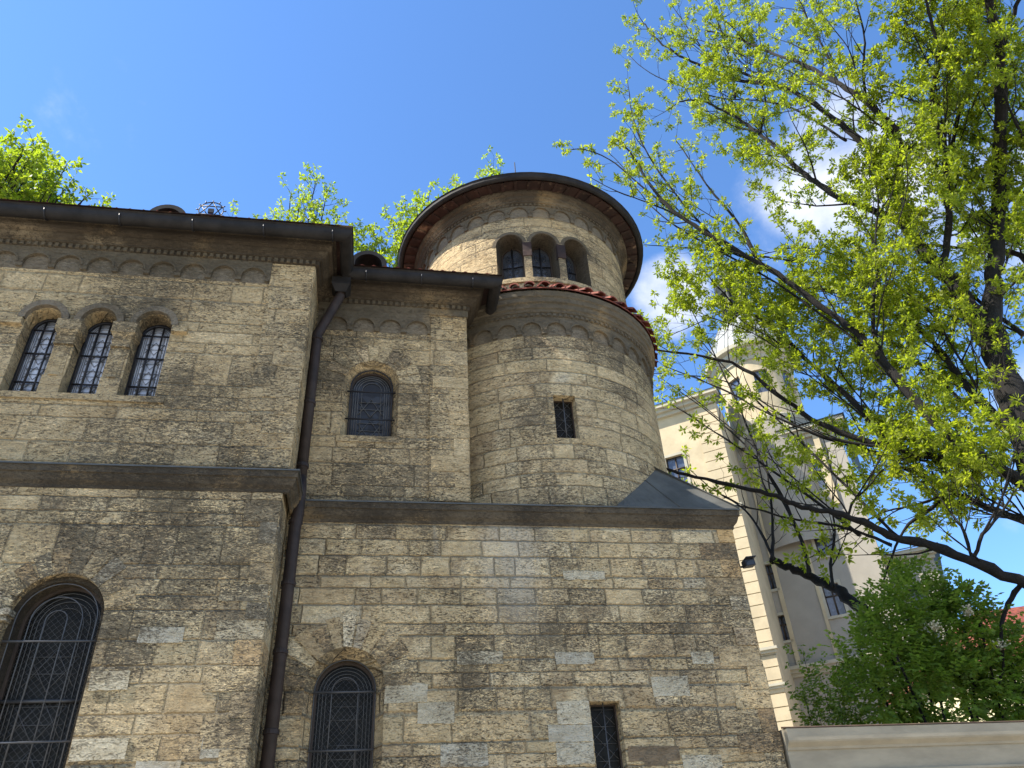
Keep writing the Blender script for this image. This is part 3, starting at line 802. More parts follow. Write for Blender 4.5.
# quoins of uneven length and projection at the corners
def quoins(x, y, z0, z1, mat, up=.016):
    mb = MB(); z = z0; k = 0
    while z < z1-.12:
        h = min(random.uniform(.21, .31), z1-z); mb.cr = random.random(); k += 1
        lx, ly = (random.uniform(.42, .62), random.uniform(.22, .3)) if k % 2 else (random.uniform(.22, .34), random.uniform(.42, .55))
        px_, py_ = random.uniform(.003, up), random.uniform(.003, up); c = random.uniform(.012, .03); t = .0045
        za, zb = z+t, z+h-t
        F_ = [(x-lx, y-py_), (x+px_-c, y-py_), (x+px_, y-py_+c), (x+px_, y+ly), (x-lx, y+ly)]
        F_ = [(a+random.uniform(-.004, .004), b+random.uniform(-.003, .003)) for a, b in F_]
        for i in range(4): 
            a, b = F_[i], F_[i+1]; mb.face([(a[0], a[1], za), (b[0], b[1], za), (b[0], b[1], zb), (a[0], a[1], zb)])
        mb.face([(a, b, za) for a, b in F_][::-1]); mb.face([(a, b, zb) for a, b in F_]); mb.face([(F_[0][0], F_[0][1], za), (F_[0][0], F_[0][1], zb), (F_[4][0], F_[4][1], zb), (F_[4][0], F_[4][1], za)])
        z += h
    mb.build('corner_quoins', mat, hall)
quoins(BX, BY-.02, 0, 6.14, M['vous']); quoins(WXl, WY-.02, 0, 6.14, M['vous'], .010); quoins(MX, BY-.03, 6.5, 9.93, M['vousb'], .010); quoins(WX, WY-.035, 6.5, 10.05, M['vousb'], .010)
# sills
def sill(op, mp, d, h=.07, out=.02, ext=.05, mat='trim'):
    mb = MB(); ublock(mb, op.c-op.hw-ext, op.c+op.hw+ext, op.zb-h, op.zb+.004, .02, -out, mp, 4)
    mb.build('window_sill', M[mat], hall)
sill(midw, mpB, .3, .10, .015)
mb = MB(); ublock(mb, -5.2, -2.95, 7.43, 7.524, .02, -.03, mpW); mb.build('window_sill', M['trim'], hall)
mb = MB(); ublock(mb, -.99, .99, 11.12, 11.222, .02, -.04, mpU, 16); mb.build('window_sill', M['trim'], hall)
# hoods, imposts and pillars of the triple window
mb = MB()
def hood(mb, c, zs, r0, r1, mp, pr):
    n = 18
    for i in range(n):
        t0, t1 = PI*i/n, PI*(i+1)/n
        f = lambda r, t, d: mp(c+r*math.cos(t), zs+r*math.sin(t), d)
        mb.face([f(r0, t0, -pr), f(r0, t1, -pr), f(r1, t1, -pr), f(r1, t0, -pr)])
        mb.face([f(r1, t0, -pr), f(r1, t1, -pr), f(r1, t1, .01), f(r1, t0, .01)])
        mb.face([f(r0, t0, -pr), f(r0, t1, -pr), f(r0, t1, .01), f(r0, t0, .01)])
for o in trip:
    mb = MB(); hood(mb, o.c, 8.72, .236, .325, mpW, .075); mb.build('arch_hood', M['niche'], hall)
for a, b in ((-3.07, -2.86), (-5.3, -5.02)):
    mb = MB(); ublock(mb, a, b, 8.61, 8.715, 0, -.075, mpW); mb.build('impost_block', M['trim'], hall)
for c in (-4.41, -3.6875):
    mb = MB()
    prof = [(.125, 7.52), (.125, 7.80), (.10, 7.84), (.10, 8.30), (.115, 8.31), (.115, 8.34), (.10, 8.36)]
    mb.obox((c, WY+.06, 7.66), (.1285, 0, 0), (0, .085, 0), (0, 0, .14))
    mb.obox((c, WY+.075, 8.08), (.098, 0, 0), (0, .085, 0), (0, 0, .28))
    mb.lathe(c, WY+.075, [(.0, 7.80), (.125, 7.80), (.105, 7.86), (.103, 8.32)], 16, smooth=True)
    col = mb.build('window_pillar', M['trim'], hall)
    mb = MB()
    def frustum(z0, z1, a, b):
        y = WY+.07
        P = [[(c-q, y-q*.95, z), (c+q, y-q*.95, z), (c+q, y+.12, z), (c-q, y+.12, z)] for q, z in ((a, z0), (b, z1))]
        for i in range(4):
            j = (i+1) % 4; mb.face([P[0][i], P[0][j], P[1][j], P[1][i]])
        mb.face(P[1]); mb.face(P[0])
    frustum(8.31, 8.34, .125, .125); frustum(8.34, 8.40, .11, .125); frustum(8.40, 8.44, .125, .13); frustum(8.44, 8.54, .105, .155); frustum(8.54, 8.72, .160, .160)
    mb.build('capital', M['trim'], col)
# column between the big arched windows
mb = MB(); c = -4.15
mb.lathe(c, WY+.10, [(.10, 2.2), (.10, 4.36), (.12, 4.38), (.12, 4.41), (.10, 4.43)], 18, smooth=True)
col = mb.build('window_column', M['trim'], hall)
mb = MB(); mb.obox((c, WY+.08, 4.61), (.175, 0, 0), (0, .17, 0), (0, 0, .035)); mb.obox((c, WY+.08, 4.55), (.15, 0, 0), (0, .145, 0), (0, 0, .03)); mb.lathe(c, WY+.10, [(.10, 4.42), (.115, 4.46), (.14, 4.52)], 18)
mb.build('capital', M['patch'], col)
# piers of the tower windows
for s in (-1, 1):
    mb = MB(); u = s*.3315
    ublock(mb, u-.068, u+.068, 11.22, 12.16, .05, -.012, mpU, 2)
    pr_ = mb.build('window_pier', M['trim'], hall)
    mb = MB(); ublock(mb, u-.082, u+.082, 11.78, 12.13, .06, -.028, mpU, 2); mb.build('impost_block', M['wood'], pr_)
for o in upw:
    mb = MB(); hood(mb, o.c, o.zs, .263, .285, mpU, .02); hood(mb, o.c, o.zs, .285, .335, mpU, .008); mb.build('arch_hood', M['frieze'], hall)

# floodlight on the corner
fl = empty('wall_floodlight', (5.17, 9.98, 5.62), 'small dark floodlight fixed to the right corner of the stone block', 'lamp')
mb = MB(); mb.obox((5.27, 9.93, 5.60), (.075, 0, .01), (0, .06, 0), (-.006, 0, .045)); mb.obox((5.27, 9.90, 5.655), (.08, 0, .01), (0, .09, -.01), (0, 0, .006))
mb.build('lamp_housing', M['iron'], fl)
mb = MB(); mb.tube([(5.15, 10.02, 5.58), (5.22, 10.0, 5.58)], .015, 6); mb.build('bracket', M['iron'], fl)
mb = MB(); mb.obox((5.27, 9.868, 5.595), (.062, 0, .008), (0, .003, 0), (-.004, 0, .032)); mb.build('lens', M['glass_m'], fl)
# main limbs of the big tree: base radius, tip radius, centre line, (shoot density, leafiness, shoot lengths, levels)
LIMBS2 = [
 (0.42, 0.1, [(11.74, 10.98, 5.44), (12.3, 11.23, 7.44), (12.7, 11.42, 9.07), (12.95, 11.5, 9.99), (13.21, 11.59, 11.01), (13.3, 11.69, 11.8), (13.31, 11.77, 12.37), (13.37, 11.87, 13.2), (13.33, 12.01, 14.1), (13.21, 12.14, 14.87), (13.21, 12.25, 15.81)], (1.5, 0.9, 1.0, 2.6, 3)),
 (0.145, 0.02, [(12.43, 10.98, 7.07), (12.01, 11.33, 7.81), (11.26, 11.6, 8.8), (10.93, 11.86, 9.9), (10.75, 12.04, 11.2), (10.46, 12.19, 12.02), (10.06, 12.35, 12.81), (9.39, 12.64, 14.11), (8.64, 12.88, 15.06), (7.81, 13.2, 16.19), (7.25, 13.36, 17.07), (6.89, 13.51, 18.2), (6.65, 13.63, 19.52), (6.36, 13.73, 20.28)], (1.5, 0.9, 0.9, 2.2, 3)),
 (0.035, 0.01, [(8.08, 13.64, 16.68), (7.5, 13.72, 17.33), (6.84, 13.8, 17.74), (6.01, 13.97, 18.32), (5.45, 14.13, 18.99)], (2.2, 0.9, 0.6, 1.4, 2)),
 (0.05, 0.01, [(9.41, 13.37, 15.18), (8.58, 13.73, 16.33), (8.01, 14.03, 18.22), (7.51, 14.29, 20.22), (7.3, 14.43, 22.33), (7.49, 14.46, 24.56)], (2.2, 0.95, 0.7, 1.5, 2)),
 (0.035, 0.009, [(7.56, 13.93, 17.73), (6.93, 14.12, 18.82), (6.3, 14.29, 20.06), (5.58, 14.47, 20.73), (5.01, 14.6, 20.72)], (2.6, 0.95, 0.5, 1.2, 2)),
 (0.045, 0.01, [(9.29, 12.81, 7.37), (8.89, 13.31, 8.37), (8.22, 13.89, 9.57), (7.38, 14.41, 10.82), (6.58, 14.71, 11.75)], (2.0, 0.9, 0.7, 1.7, 2)),
 (0.045, 0.01, [(10.4, 12.47, 9.2), (9.45, 12.98, 9.65), (8.54, 13.49, 10.57), (7.63, 13.93, 11.66), (6.61, 14.3, 12.42)], (1.8, 0.5, 0.7, 1.6, 2)),
 (0.045, 0.01, [(10.02, 12.67, 7.22), (9.9, 13.27, 8.38), (9.44, 14.02, 10.27), (8.77, 14.62, 12.04), (8.07, 14.94, 13.83)], (1.8, 0.6, 0.7, 1.7, 2)),
 (0.06, 0.012, [(9.33, 13.25, 15.06), (9.2, 13.35, 16.58), (8.97, 13.41, 17.33), (8.67, 13.5, 18.25), (8.49, 13.58, 19.18), (8.21, 13.71, 20.54)], (2.0, 0.9, 0.7, 1.6, 2)),
 (0.035, 0.01, [(10.4, 13.12, 15.14), (9.57, 13.48, 15.63), (8.68, 13.85, 16.04), (7.76, 14.18, 16.46), (6.82, 14.44, 16.71)], (1.6, 0.35, 0.4, 1.1, 2)),
 (0.12, 0.018, [(12.52, 11.24, 7.44), (12.1, 11.62, 8.18), (12.02, 11.98, 8.53), (11.39, 12.37, 8.92), (10.81, 12.73, 9.31), (10.18, 13.09, 9.8), (9.57, 13.43, 10.35), (9.13, 13.74, 11.26), (8.63, 13.99, 12.14), (8.1, 14.19, 12.65), (7.2, 14.49, 12.99), (6.28, 14.77, 13.28)], (1.4, 0.75, 0.9, 2.3, 3)),
 (0.085, 0.03, [(10.46, 12.63, 9.41), (10.56, 12.81, 9.98), (10.33, 13.17, 11.09), (10.1, 13.47, 11.86), (9.78, 13.83, 13.18), (9.38, 14.01, 13.92), (8.57, 14.3, 14.71)], (2.5, 0.95, 1.2, 3.0, 3)),
 (0.1, 0.03, [(12.39, 11.13, 6.59), (11.9, 11.6, 7.15), (11.9, 12.37, 7.87), (11.7, 12.78, 8.39), (11.6, 12.96, 8.76), (11.08, 13.21, 9.15)], (2.5, 0.95, 1.2, 3.0, 3)),
 (0.115, 0.024, [(11.54, 10.89, 5.24), (11.02, 11.3, 5.85), (10.28, 11.41, 6.29), (9.76, 11.66, 6.72), (9.29, 11.8, 6.84), (8.96, 11.91, 7.14), (8.6, 12.02, 7.4), (8.11, 12.17, 7.59), (7.7, 12.28, 7.77), (7.34, 12.47, 8.09), (6.64, 12.78, 8.41), (5.98, 13.2, 8.86), (5.5, 13.26, 9.09)], (1.4, 0.75, 0.7, 2.0, 3)),
 (0.17, 0.07, [(11.8, 11.2, 3.4), (11.3, 12.6, 4.3), (9.28, 12.66, 5.02), (9.22, 13.11, 5.75), (9.15, 13.49, 6.27), (9.07, 13.86, 6.71), (8.86, 14.26, 7.11), (8.47, 14.43, 7.35), (8.27, 14.53, 7.54)], (0.8, 0.4, 0.3, 0.9, 1)),
 (0.045, 0.008, [(7.75, 13.62, 7.17), (8.08, 13.95, 7.75), (8.51, 14.31, 8.93), (8.79, 14.57, 10.02), (8.9, 14.63, 11.17)], (2, 0.35, 0.4, 1.2, 2)),
 (0.04, 0.008, [(7.82, 13.66, 7.21), (7.96, 14.16, 8.06), (8.0, 14.66, 8.84), (7.57, 15.16, 9.51), (7.2, 15.31, 10.11)], (1.8, 0.35, 0.4, 1.2, 2)),
 (0.05, 0.01, [(8.28, 13.32, 6.75), (8.46, 13.48, 7.29), (8.52, 13.69, 7.93), (8.53, 13.94, 8.75), (8.47, 14.22, 9.76), (8.49, 14.44, 10.56), (8.5, 14.68, 11.77), (8.34, 14.83, 13.2), (8.05, 15.01, 15.03), (7.77, 15.14, 16.12)], (1.6, 0.5, 0.6, 1.7, 2)),
 (0.045, 0.008, [(8.42, 13.53, 7.86), (8.55, 13.91, 8.73), (8.55, 14.32, 9.72), (8.45, 14.75, 10.57), (8.24, 15.18, 11.37), (7.85, 15.34, 12.02), (7.05, 15.63, 13.02)], (1.6, 0.5, 0.6, 1.6, 2)),
 (0.04, 0.008, [(8.58, 13.12, 6.43), (8.89, 13.43, 7.1), (9.37, 13.68, 7.76), (9.65, 13.9, 8.56), (10.04, 13.85, 9.41)], (1.8, 0.8, 0.7, 1.6, 2)),
 (0.03, 0.008, [(9.12, 12.74, 7.75), (9.35, 12.75, 8.11), (9.78, 12.67, 8.39), (10.12, 12.64, 8.76), (10.54, 12.51, 8.89), (11.1, 12.33, 9.14)], (2.5, 0.95, 1.2, 3.0, 3)),
 (0.12, 0.02, [(13.24, 12.17, 14.9), (13.21, 12.32, 15.99), (12.54, 12.36, 16.57), (11.73, 12.52, 17.04), (11.37, 12.54, 17.66), (11.07, 12.67, 18.27), (10.84, 12.83, 19.35), (10.65, 13.15, 20.46), (10.46, 13.56, 21.66), (10.02, 13.69, 22.28), (9.48, 13.85, 22.99), (8.84, 13.99, 22.92)], (2.5, 0.95, 1.2, 3.0, 3)),
 (0.04, 0.01, [(10.62, 13.11, 20.41), (11.08, 12.88, 21.73), (11.27, 13.03, 23.12), (11.68, 13.23, 25.56), (12.16, 13.46, 28.21), (12.67, 13.57, 30.64)], (1.9, 0.72, 1.0, 2.4, 3)),
 (0.13, 0.02, [(13.12, 12.16, 15.71), (12.87, 11.53, 16.79), (12.68, 10.71, 17.63), (12.41, 10.59, 17.79), (11.73, 10.31, 18.28), (11.45, 10.61, 19.41), (11.36, 11.35, 21.52), (11.3, 11.92, 22.64), (11.26, 12.99, 25.31), (10.26, 13.4, 26.4)], (1.8, 0.72, 1.0, 2.4, 3)),
 (0.12, 0.02, [(13.44, 12.33, 16.41), (13.06, 11.93, 17.17), (12.59, 11.55, 17.91), (12.11, 11.53, 18.61), (11.88, 11.81, 19.89), (11.77, 12.25, 21.4), (11.58, 13.07, 23.07), (10.97, 14.01, 24.53), (10.19, 14.24, 25.56), (9.55, 14.41, 26.36), (8.97, 14.56, 27.5), (8.73, 14.65, 28.72)], (1.9, 0.72, 1.0, 2.4, 3)),
 (0.05, 0.012, [(11.36, 12.82, 22.67), (11.15, 13.83, 24.87), (10.63, 14.16, 25.87), (10.46, 14.37, 27.43), (10.06, 14.54, 30.01)], (1.9, 0.72, 1.0, 2.4, 3)),
 (0.05, 0.012, [(11.98, 10.52, 18.63), (11.79, 10.05, 19.21), (11.79, 9.53, 19.74), (11.56, 9.13, 20.41), (11.56, 8.86, 21.38)], (1.9, 0.72, 1.0, 2.4, 3)),
 (0.05, 0.012, [(11.64, 10.78, 19.7), (11.61, 10.63, 21.01), (11.72, 10.8, 22.85), (12.1, 11.18, 25.63)], (1.9, 0.72, 1.0, 2.4, 3)),
 (0.1, 0.03, [(13.17, 11.86, 13.94), (13.94, 11.74, 15.46), (13.77, 11.1, 16.3), (13.53, 10.57, 16.81), (13.07, 9.98, 17.47), (12.89, 9.43, 17.93), (12.98, 8.92, 18.33), (12.65, 8.49, 18.88), (12.31, 7.99, 19.45)], (2.5, 0.95, 1.2, 3.0, 3)),
 (0.08, 0.02, [(14.3, 11.63, 16.7), (14.39, 11.07, 17.57), (14.59, 10.31, 18.57), (14.93, 9.75, 19.3), (14.88, 9.08, 20.1), (14.72, 8.23, 20.97)], (2.5, 0.95, 1.2, 3.0, 3)),
 (0.04, 0.01, [(10.51, 13.49, 22.7), (10.92, 13.53, 25.17), (11.02, 13.63, 27.78), (11.23, 13.68, 30.14)], (1.9, 0.72, 1.0, 2.4, 3)),
 (0.26, 0.07, [(13.12, 11.53, 10.7), (13.33, 11.57, 11.79), (14.07, 11.53, 13.34), (14.99, 11.48, 15.21), (15.19, 10.9, 16.36), (14.82, 9.85, 17.38), (14.76, 8.81, 18.81), (14.41, 8.48, 18.95), (14.18, 8.03, 19.5), (13.95, 7.58, 20.01)], (2.5, 0.95, 1.2, 3.0, 3)),
 (0.08, 0.03, [(14.86, 9.07, 18.72), (14.98, 8.46, 19.3), (15.09, 7.94, 19.78), (15.22, 7.5, 20.18)], (2.5, 0.95, 1.2, 3.0, 3)),
 (0.09, 0.03, [(15.06, 11.31, 12.66), (15.4, 11.54, 14.39), (15.04, 11.75, 14.7), (15.1, 12.22, 15.21), (14.77, 12.48, 15.51), (14.13, 12.68, 15.64), (13.61, 12.87, 16.04)], (2.5, 0.95, 1.2, 3.0, 3)),
 (0.12, 0.02, [(12.88, 11.26, 8.1), (12.72, 11.55, 8.92), (12.72, 12.09, 9.89), (12.81, 12.35, 10.99), (12.84, 12.55, 11.7), (12.91, 12.72, 12.37), (12.5, 13.1, 13.56), (11.63, 13.52, 14.57), (10.79, 13.8, 14.92), (9.84, 14.04, 14.59), (8.71, 14.33, 14.06)], (2.5, 0.95, 1.2, 3.0, 3)),
 (0.06, 0.02, [(14.0, 11.46, 11.67), (13.9, 11.83, 12.71), (13.79, 12.09, 13.56), (13.09, 12.22, 12.35), (12.64, 12.31, 11.95)], (2.5, 0.95, 1.2, 3.0, 3)),
 (0.07, 0.015, [(16.23, 10.9, 13.99), (15.98, 10.41, 15.9), (15.2, 9.88, 16.65), (14.73, 9.45, 17.18), (14.43, 9.06, 17.77)], (2.5, 0.95, 1.2, 3.0, 3)),
 (0.07, 0.012, [(10.9, 12.21, 11.33), (10.82, 12.17, 12.0), (11.07, 12.05, 12.98), (11.46, 11.88, 13.8), (11.59, 11.8, 14.74), (11.92, 11.43, 15.81), (11.61, 11.02, 16.4)], (2.5, 0.95, 1.2, 3.0, 3)),
 (0.05, 0.012, [(11.18, 12.21, 8.09), (10.88, 12.6, 7.85), (10.53, 13.02, 7.71), (10.11, 13.28, 7.06), (9.72, 13.35, 6.46)], (2, 0.85, 0.5, 1.4, 2)),
 (0.05, 0.012, [(10.38, 11.52, 6.33), (10.53, 11.12, 6.75), (11.09, 11.23, 7.1), (11.54, 11.13, 7.57)], (2.5, 0.95, 1.2, 3.0, 3)),
 (0.06, 0.015, [(11.2, 11.46, 5.96), (10.85, 11.6, 5.65), (10.52, 11.69, 5.16), (10.36, 11.68, 4.66), (10.22, 11.91, 4.24)], (1.5, 0.5, 0.4, 1.2, 1)),
]

# ================================================================== trees
rng = np.random.default_rng(11)
def unit(v): return v/(np.linalg.norm(v)+1e-9)
def rvec(): return unit(rng.normal(size=3))
class Leaves:
    """collects leaf quads quickly"""
    def __init__(s): s.q = []; s.r = []; s.t = []
    def tuft(s, p, d, n, L, W, spread=.9, droop=.15, shade=None):
        s.t.append((*p, *d, n, L, W, spread, droop, rng.random() if shade is None else shade))
    def expand(s):
        T = np.array(s.t); k = T[:, 6].astype(int); T = np.repeat(T, k, axis=0); n = len(T)
        U = lambda a: a/(np.linalg.norm(a, axis=1, keepdims=True)+1e-9)
        sp = T[:, 9:10]; v = U(T[:, 3:6]*(1-sp)+U(rng.normal(size=(n, 3)))*sp-np.array((0, 0, 1))*T[:, 10:11])
        side = U(np.cross(v, rng.normal(size=(n, 3)))); nr = np.cross(v, side)
        l = (T[:, 7]*rng.uniform(.6, 1.3, n))[:, None]; w = (T[:, 8]*rng.uniform(.7, 1.2, n))[:, None]
        b = T[:, :3]+v*l*rng.uniform(.05, .5, (n, 1))
        Q = np.stack([b, b+v*l*.5+side*w+nr*w*.25, b+v*l, b+v*l*.5-side*w+nr*w*.25], 1)
        return Q, T[:, 11]*.7+rng.random(n)*.3
    def compound(s, p, d, L, W, pairs=3, shade=None):
        """a pinnate leaf: leaflets in pairs along a drooping midrib"""
        p = np.asarray(p, float); sh = rng.random() if shade is None else shade
        side = unit(np.cross(d, (0, 0, 1))+rvec()*.3); q = p.copy(); v = d.copy()
        step = L*.85
        for k in range(pairs):
            q = q+v*step; v = unit(v+np.array((0, 0, -.18)))
            for sg in (-1, 1):
                a = unit(v*.45+side*sg+np.array((0, 0, -.25))+rvec()*.18); l = L*rng.uniform(.9, 1.3)
                w = unit(np.cross(a, np.cross(side, v)+rvec()*.25))*W
                s.q.append((q, q+a*l*.45+w, q+a*l, q+a*l*.45-w)); s.r.append(sh*.75+rng.random()*.25)
        a = v; w = unit(np.cross(a, rvec()))*W; s.q.append((q, q+a*L*.5+w, q+a*L*1.2, q+a*L*.5-w)); s.r.append(sh)
    def build(s, name, mat, parent, label=None):
        Q = np.array(s.q).reshape(-1, 4, 3); r = np.array(s.r)
        if s.t:
            q2, r2 = s.expand(); Q = np.concatenate([Q, q2]); r = np.concatenate([r, r2])
        Q = Q-np.array(ORG[parent.name_full]); n = len(Q); s.count = n
        me = bpy.data.meshes.new(name)
        me.vertices.add(4*n); me.vertices.foreach_set('co', Q.reshape(-1))
        me.loops.add(4*n); me.loops.foreach_set('vertex_index', np.arange(4*n, dtype=np.int32))
        me.polygons.add(n); me.polygons.foreach_set('loop_start', np.arange(0, 4*n, 4, dtype=np.int32)); me.polygons.foreach_set('loop_total', np.full(n, 4, dtype=np.int32))
        me.update(calc_edges=True)
        at = me.attributes.new('rnd', 'FLOAT', 'FACE'); at.data.foreach_set('value', r.astype(np.float32))
        me.materials.append(mat)
        o = bpy.data.objects.new(name, me); COL.objects.link(o); o.parent = parent; ORG[o.name_full] = ORG[parent.name_full]
        if label: o['label'] = label
        return o
def resample(P, step):
    P = np.array(P, float); seg = np.linalg.norm(np.diff(P, axis=0), axis=1); c = np.concatenate([[0], np.cumsum(seg)])
    n = max(2, int(c[-1]/step)+1); t = np.linspace(0, c[-1], n)
    return np.stack([np.interp(t, c, P[:, i]) for i in range(3)], 1), c[-1]
def smooth(P, it=2):
    P = np.array(P, float)
    for _ in range(it):
        Q = [P[0]]
        for a, b in zip(P, P[1:]): Q += [a*.75+b*.25, a*.25+b*.75]
        P = np.array(Q+[P[-1]])
    return P
def rvs(): 
    v = rng.normal(size=3); return v/math.sqrt(v@v+1e-9)
def grow(mb, lv, P, r0, r1, dens, lmin, lmax, leafp, tn, tl, tw, up=.25, start=.15, level=1):
    """side shoots along a limb, carrying twigs and leaf tufts"""
    Q, Ln = resample(P, 1/dens)
    n = len(Q)
    for i in range(n):
        t = i/(n-1)
        if t < start: continue
        if rng.random() < .12: continue
        d = unit(Q[min(i+1, n-1)]-Q[max(i-1, 0)])
        c = rvs(); pr = np.array((d[1]*c[2]-d[2]*c[1], d[2]*c[0]-d[0]*c[2], d[0]*c[1]-d[1]*c[0])); pr /= math.sqrt(pr@pr+1e-9)
        v = d*rng.uniform(.4, 1.0)+pr*.75; v[2] += up; v /= math.sqrt(v@v)
        ln = rng.uniform(lmin, lmax)*(1-.40*t)
        r = min((r0+(r1-r0)*t)*.7, .004+.010*ln)
        m = 5 if ln > .8 else 3
        pts = [Q[i]]; w = v
        for k in range(m):
            w = w+rvs()*.20; w[2] += up*.3; w /= math.sqrt(w@w); pts.append(pts[-1]+w*(ln/m))
        pts = np.array(pts)
        mb.tube(pts, [max(.0035, r*(1-.8*k/m)) for k in range(m+1)], 4 if r > .012 else 3, cap=False)
        sh = rng.random()
        if level > 1: grow(mb, lv, pts, r, r*.3, max(dens*1.6, 2.2/ln), lmin*.44, lmax*.44, leafp, tn, tl, tw, up, .2, level-1)
        if rng.random() < leafp: lv.tuft(pts[-1], w, tn, tl, tw, shade=sh)
        if level == 1 and ln > .3:
            for k in range(1, m):
                if rng.random() < leafp*.22: lv.tuft(pts[k], rvs(), max(3, tn//2), tl*.85, tw, shade=sh)

big = empty('spreading_tree', (11.9, 11.0, 0), 'tall dark-limbed tree with fresh yellow-green leaves reaching over the wall at right', 'tree')

lv = Leaves()
def limb_mesh(r0, r1, P, name='limb', mesh=None):
    S = smooth(P, 2); S = S+rng.normal(size=S.shape)*np.minimum(.02, r0*.12)
    n = len(S); rr = [r0+(r1-r0)*(i/(n-1))**.8 for i in range(n)]
    rr = [r*(1+.10*math.sin(i*1.7)+.06*rng.normal()) for i, r in enumerate(rr)]
    mesh.tube(S, rr, 9 if r0 > .08 else 6)
    return S
FORKS = []
for i, (r0, r1, P, dn) in enumerate(LIMBS2):
    if i == 0 or r0 < .045 or dn[1] < .7: continue
    for c in range(1 if P[-1][2] > 17.5 or P[-1][0] < 8 else 2):
        Q = np.array(P, float); n = len(Q); t = np.linspace(0, 1, n)
        off = rvec()*np.array((1.5, 1.7, 1.2))*rng.uniform(.7, 1.2)
        if Q[-1][0] < 8.5: off[1] = abs(off[1]); off[0] = abs(off[0])*.5
        Q = Q+np.outer(t**1.3, off); k = max(2, int(n*rng.uniform(.25, .5)))
        FORKS.append((max(.022, r0*.32), .009, [tuple(q) for q in Q[k-2:]], (dn[0], dn[1], dn[2], dn[3]*.9, dn[4])))
for i, (r0, r1, P, dn) in enumerate(LIMBS2+FORKS):
    if i == 0:
        trunk = MB()
        limb_mesh(.50, .12, [(11.9, 11.0, -.2), (11.75, 10.95, 2.0), (11.7, 10.95, 4.0)]+P, mesh=trunk)
        grow(trunk, lv, P, .10, .05, 2.0, 1.2, 3.0, .9, 17, .105, .023, level=3, start=.2)
        trunk.build('trunk', M['bark'], big)
        continue
    mb = MB(); S = limb_mesh(r0, r1, P, mesh=mb)
    dense, leafp, l0, l1, lev = dn
    grow(mb, lv, S, r0, r1, dense, l0, l1, leafp, 25, .105, .024, level=lev, start=.12)
    lv.tuft(S[-1], unit(S[-1]-S[-2]), 9, .13, .035)
    mb.build('limb', M['bark'], big)
lv.build('crown', M['leaf'], big)
NLEAF = [lv.count]

def plain_tree(name, loc, label, group, H, tips, tn, tl, tw, mat, dens=2.4, l0=.5, l1=1.5, leafp=.95, lev=2, r=.28, fork=.35):
    root = empty(name, loc, label, 'tree', group)
    b = np.array(loc, float); mb = MB(); lv = Leaves()
    top = b+np.array((0, 0, H)); T = [b+np.array((0, 0, -.2)), b+np.array((.1, .05, H*.3)), b+np.array((-.1, .1, H*.6)), top]
    limb_mesh(r, r*.35, T, mesh=mb); mb.build('trunk', M['bark'], root)
    for tp in tips:
        tp = np.array(tp, float)
        f = rng.uniform(fork, .95); s0 = b+np.array((0, 0, H*f)); s0[:2] += rng.normal(size=2)*.05
        mid = s0*.5+tp*.5+np.array((0, 0, -.12*np.linalg.norm(tp-s0)))+rvec()*.25
        mb = MB(); S = limb_mesh(r*.18, .012, [s0, s0*.75+mid*.25+rvec()*.1, mid, mid*.4+tp*.6+rvec()*.15, tp], mesh=mb)
        grow(mb, lv, S, r*.3, .02, dens, l0, l1, leafp, tn, tl, tw, level=lev, start=.35, up=.02)
        lv.tuft(tp, unit(tp-mid), tn+2, tl, tw)
        mb.build('limb', M['bark'], root)
    lv.build('crown', mat, root); NLEAF.append(lv.count)
    return root
def shell_tips(c, R, n, zmin=-.2):
    out = []
    while len(out) < n:
        d = rvec()
        if d[2] < zmin: continue
        out.append(np.array(c)+d*np.array(R)*rng.uniform(.62, 1.0))
    return out
bg_group = 'trees behind the stone hall'
plain_tree('leafy_tree', (-11.8, 18.0, 0), 'full round leafy tree crown above the left end of the gutter', bg_group, 17.5,
           shell_tips((-12.5, 17.6, 18.7), (4.3, 3.0, 3.0), 210), 15, .14, .038, M['leafs'], dens=3.0, l0=.4, l1=1.0)
plain_tree('slender_tree', (-2.6, 17.2, 0), 'slender sparse tree top rising above the gutter left of the round tower', bg_group, 18.0,
           [(-2.6, 17, 21.3), (-3.3, 17, 20.4), (-2.2, 16.8, 20.3), (-1.8, 17, 19.6), (-3.9, 17, 19.3), (-1.2, 16.9, 18.7), (-4.0, 17.2, 18.3), (-2.8, 16.8, 19.2), (-2.1, 17, 18.6), (-4.85, 17, 18.9), (-3.2, 17.1, 18.2),
            (-3.0, 17, 19.8), (-2.4, 16.9, 19.9), (-1.9, 17, 18.2), (-1.5, 16.8, 18.0), (-2.6, 16.9, 17.9), (-.9, 17, 18.3)], 14, .11, .030, M['leafs'], dens=3.6, l0=.5, l1=1.1, fork=.6, r=.2)
plain_tree('leafy_tree', (1.0, 17.2, 0), 'bright green tree showing between the middle gutter and the left of the tower roof', bg_group, 18.0,
           [(.1, 17, 19.6), (-.6, 17, 18.8), (1.0, 17, 21.0), (1.6, 17, 21.2), (.6, 17, 20.3), (.2, 16.7, 18.6), (-.9, 16.8, 18.0), (.9, 17.2, 19.8), (-.2, 17.0, 17.9), (.4, 17, 17.6), (1.3, 17, 20.3), (-.9, 17.2, 17.5),
            (-.1, 16.8, 19.2), (.6, 16.9, 19.5), (.3, 17, 18.2), (-.6, 17, 18.3), (1.2, 16.9, 19.4), (.9, 17, 18.6), (-1.0, 17, 17.2), (3.2, 17.2, 22.6), (3.4, 17, 22.2), (2.2, 17.2, 21.0), (-.4, 16.6, 17.2), (.0, 17.2, 17.3)], 15, .12, .032, M['leafs'], dens=4.2, l0=.5, l1=1.2, fork=.6, r=.22)

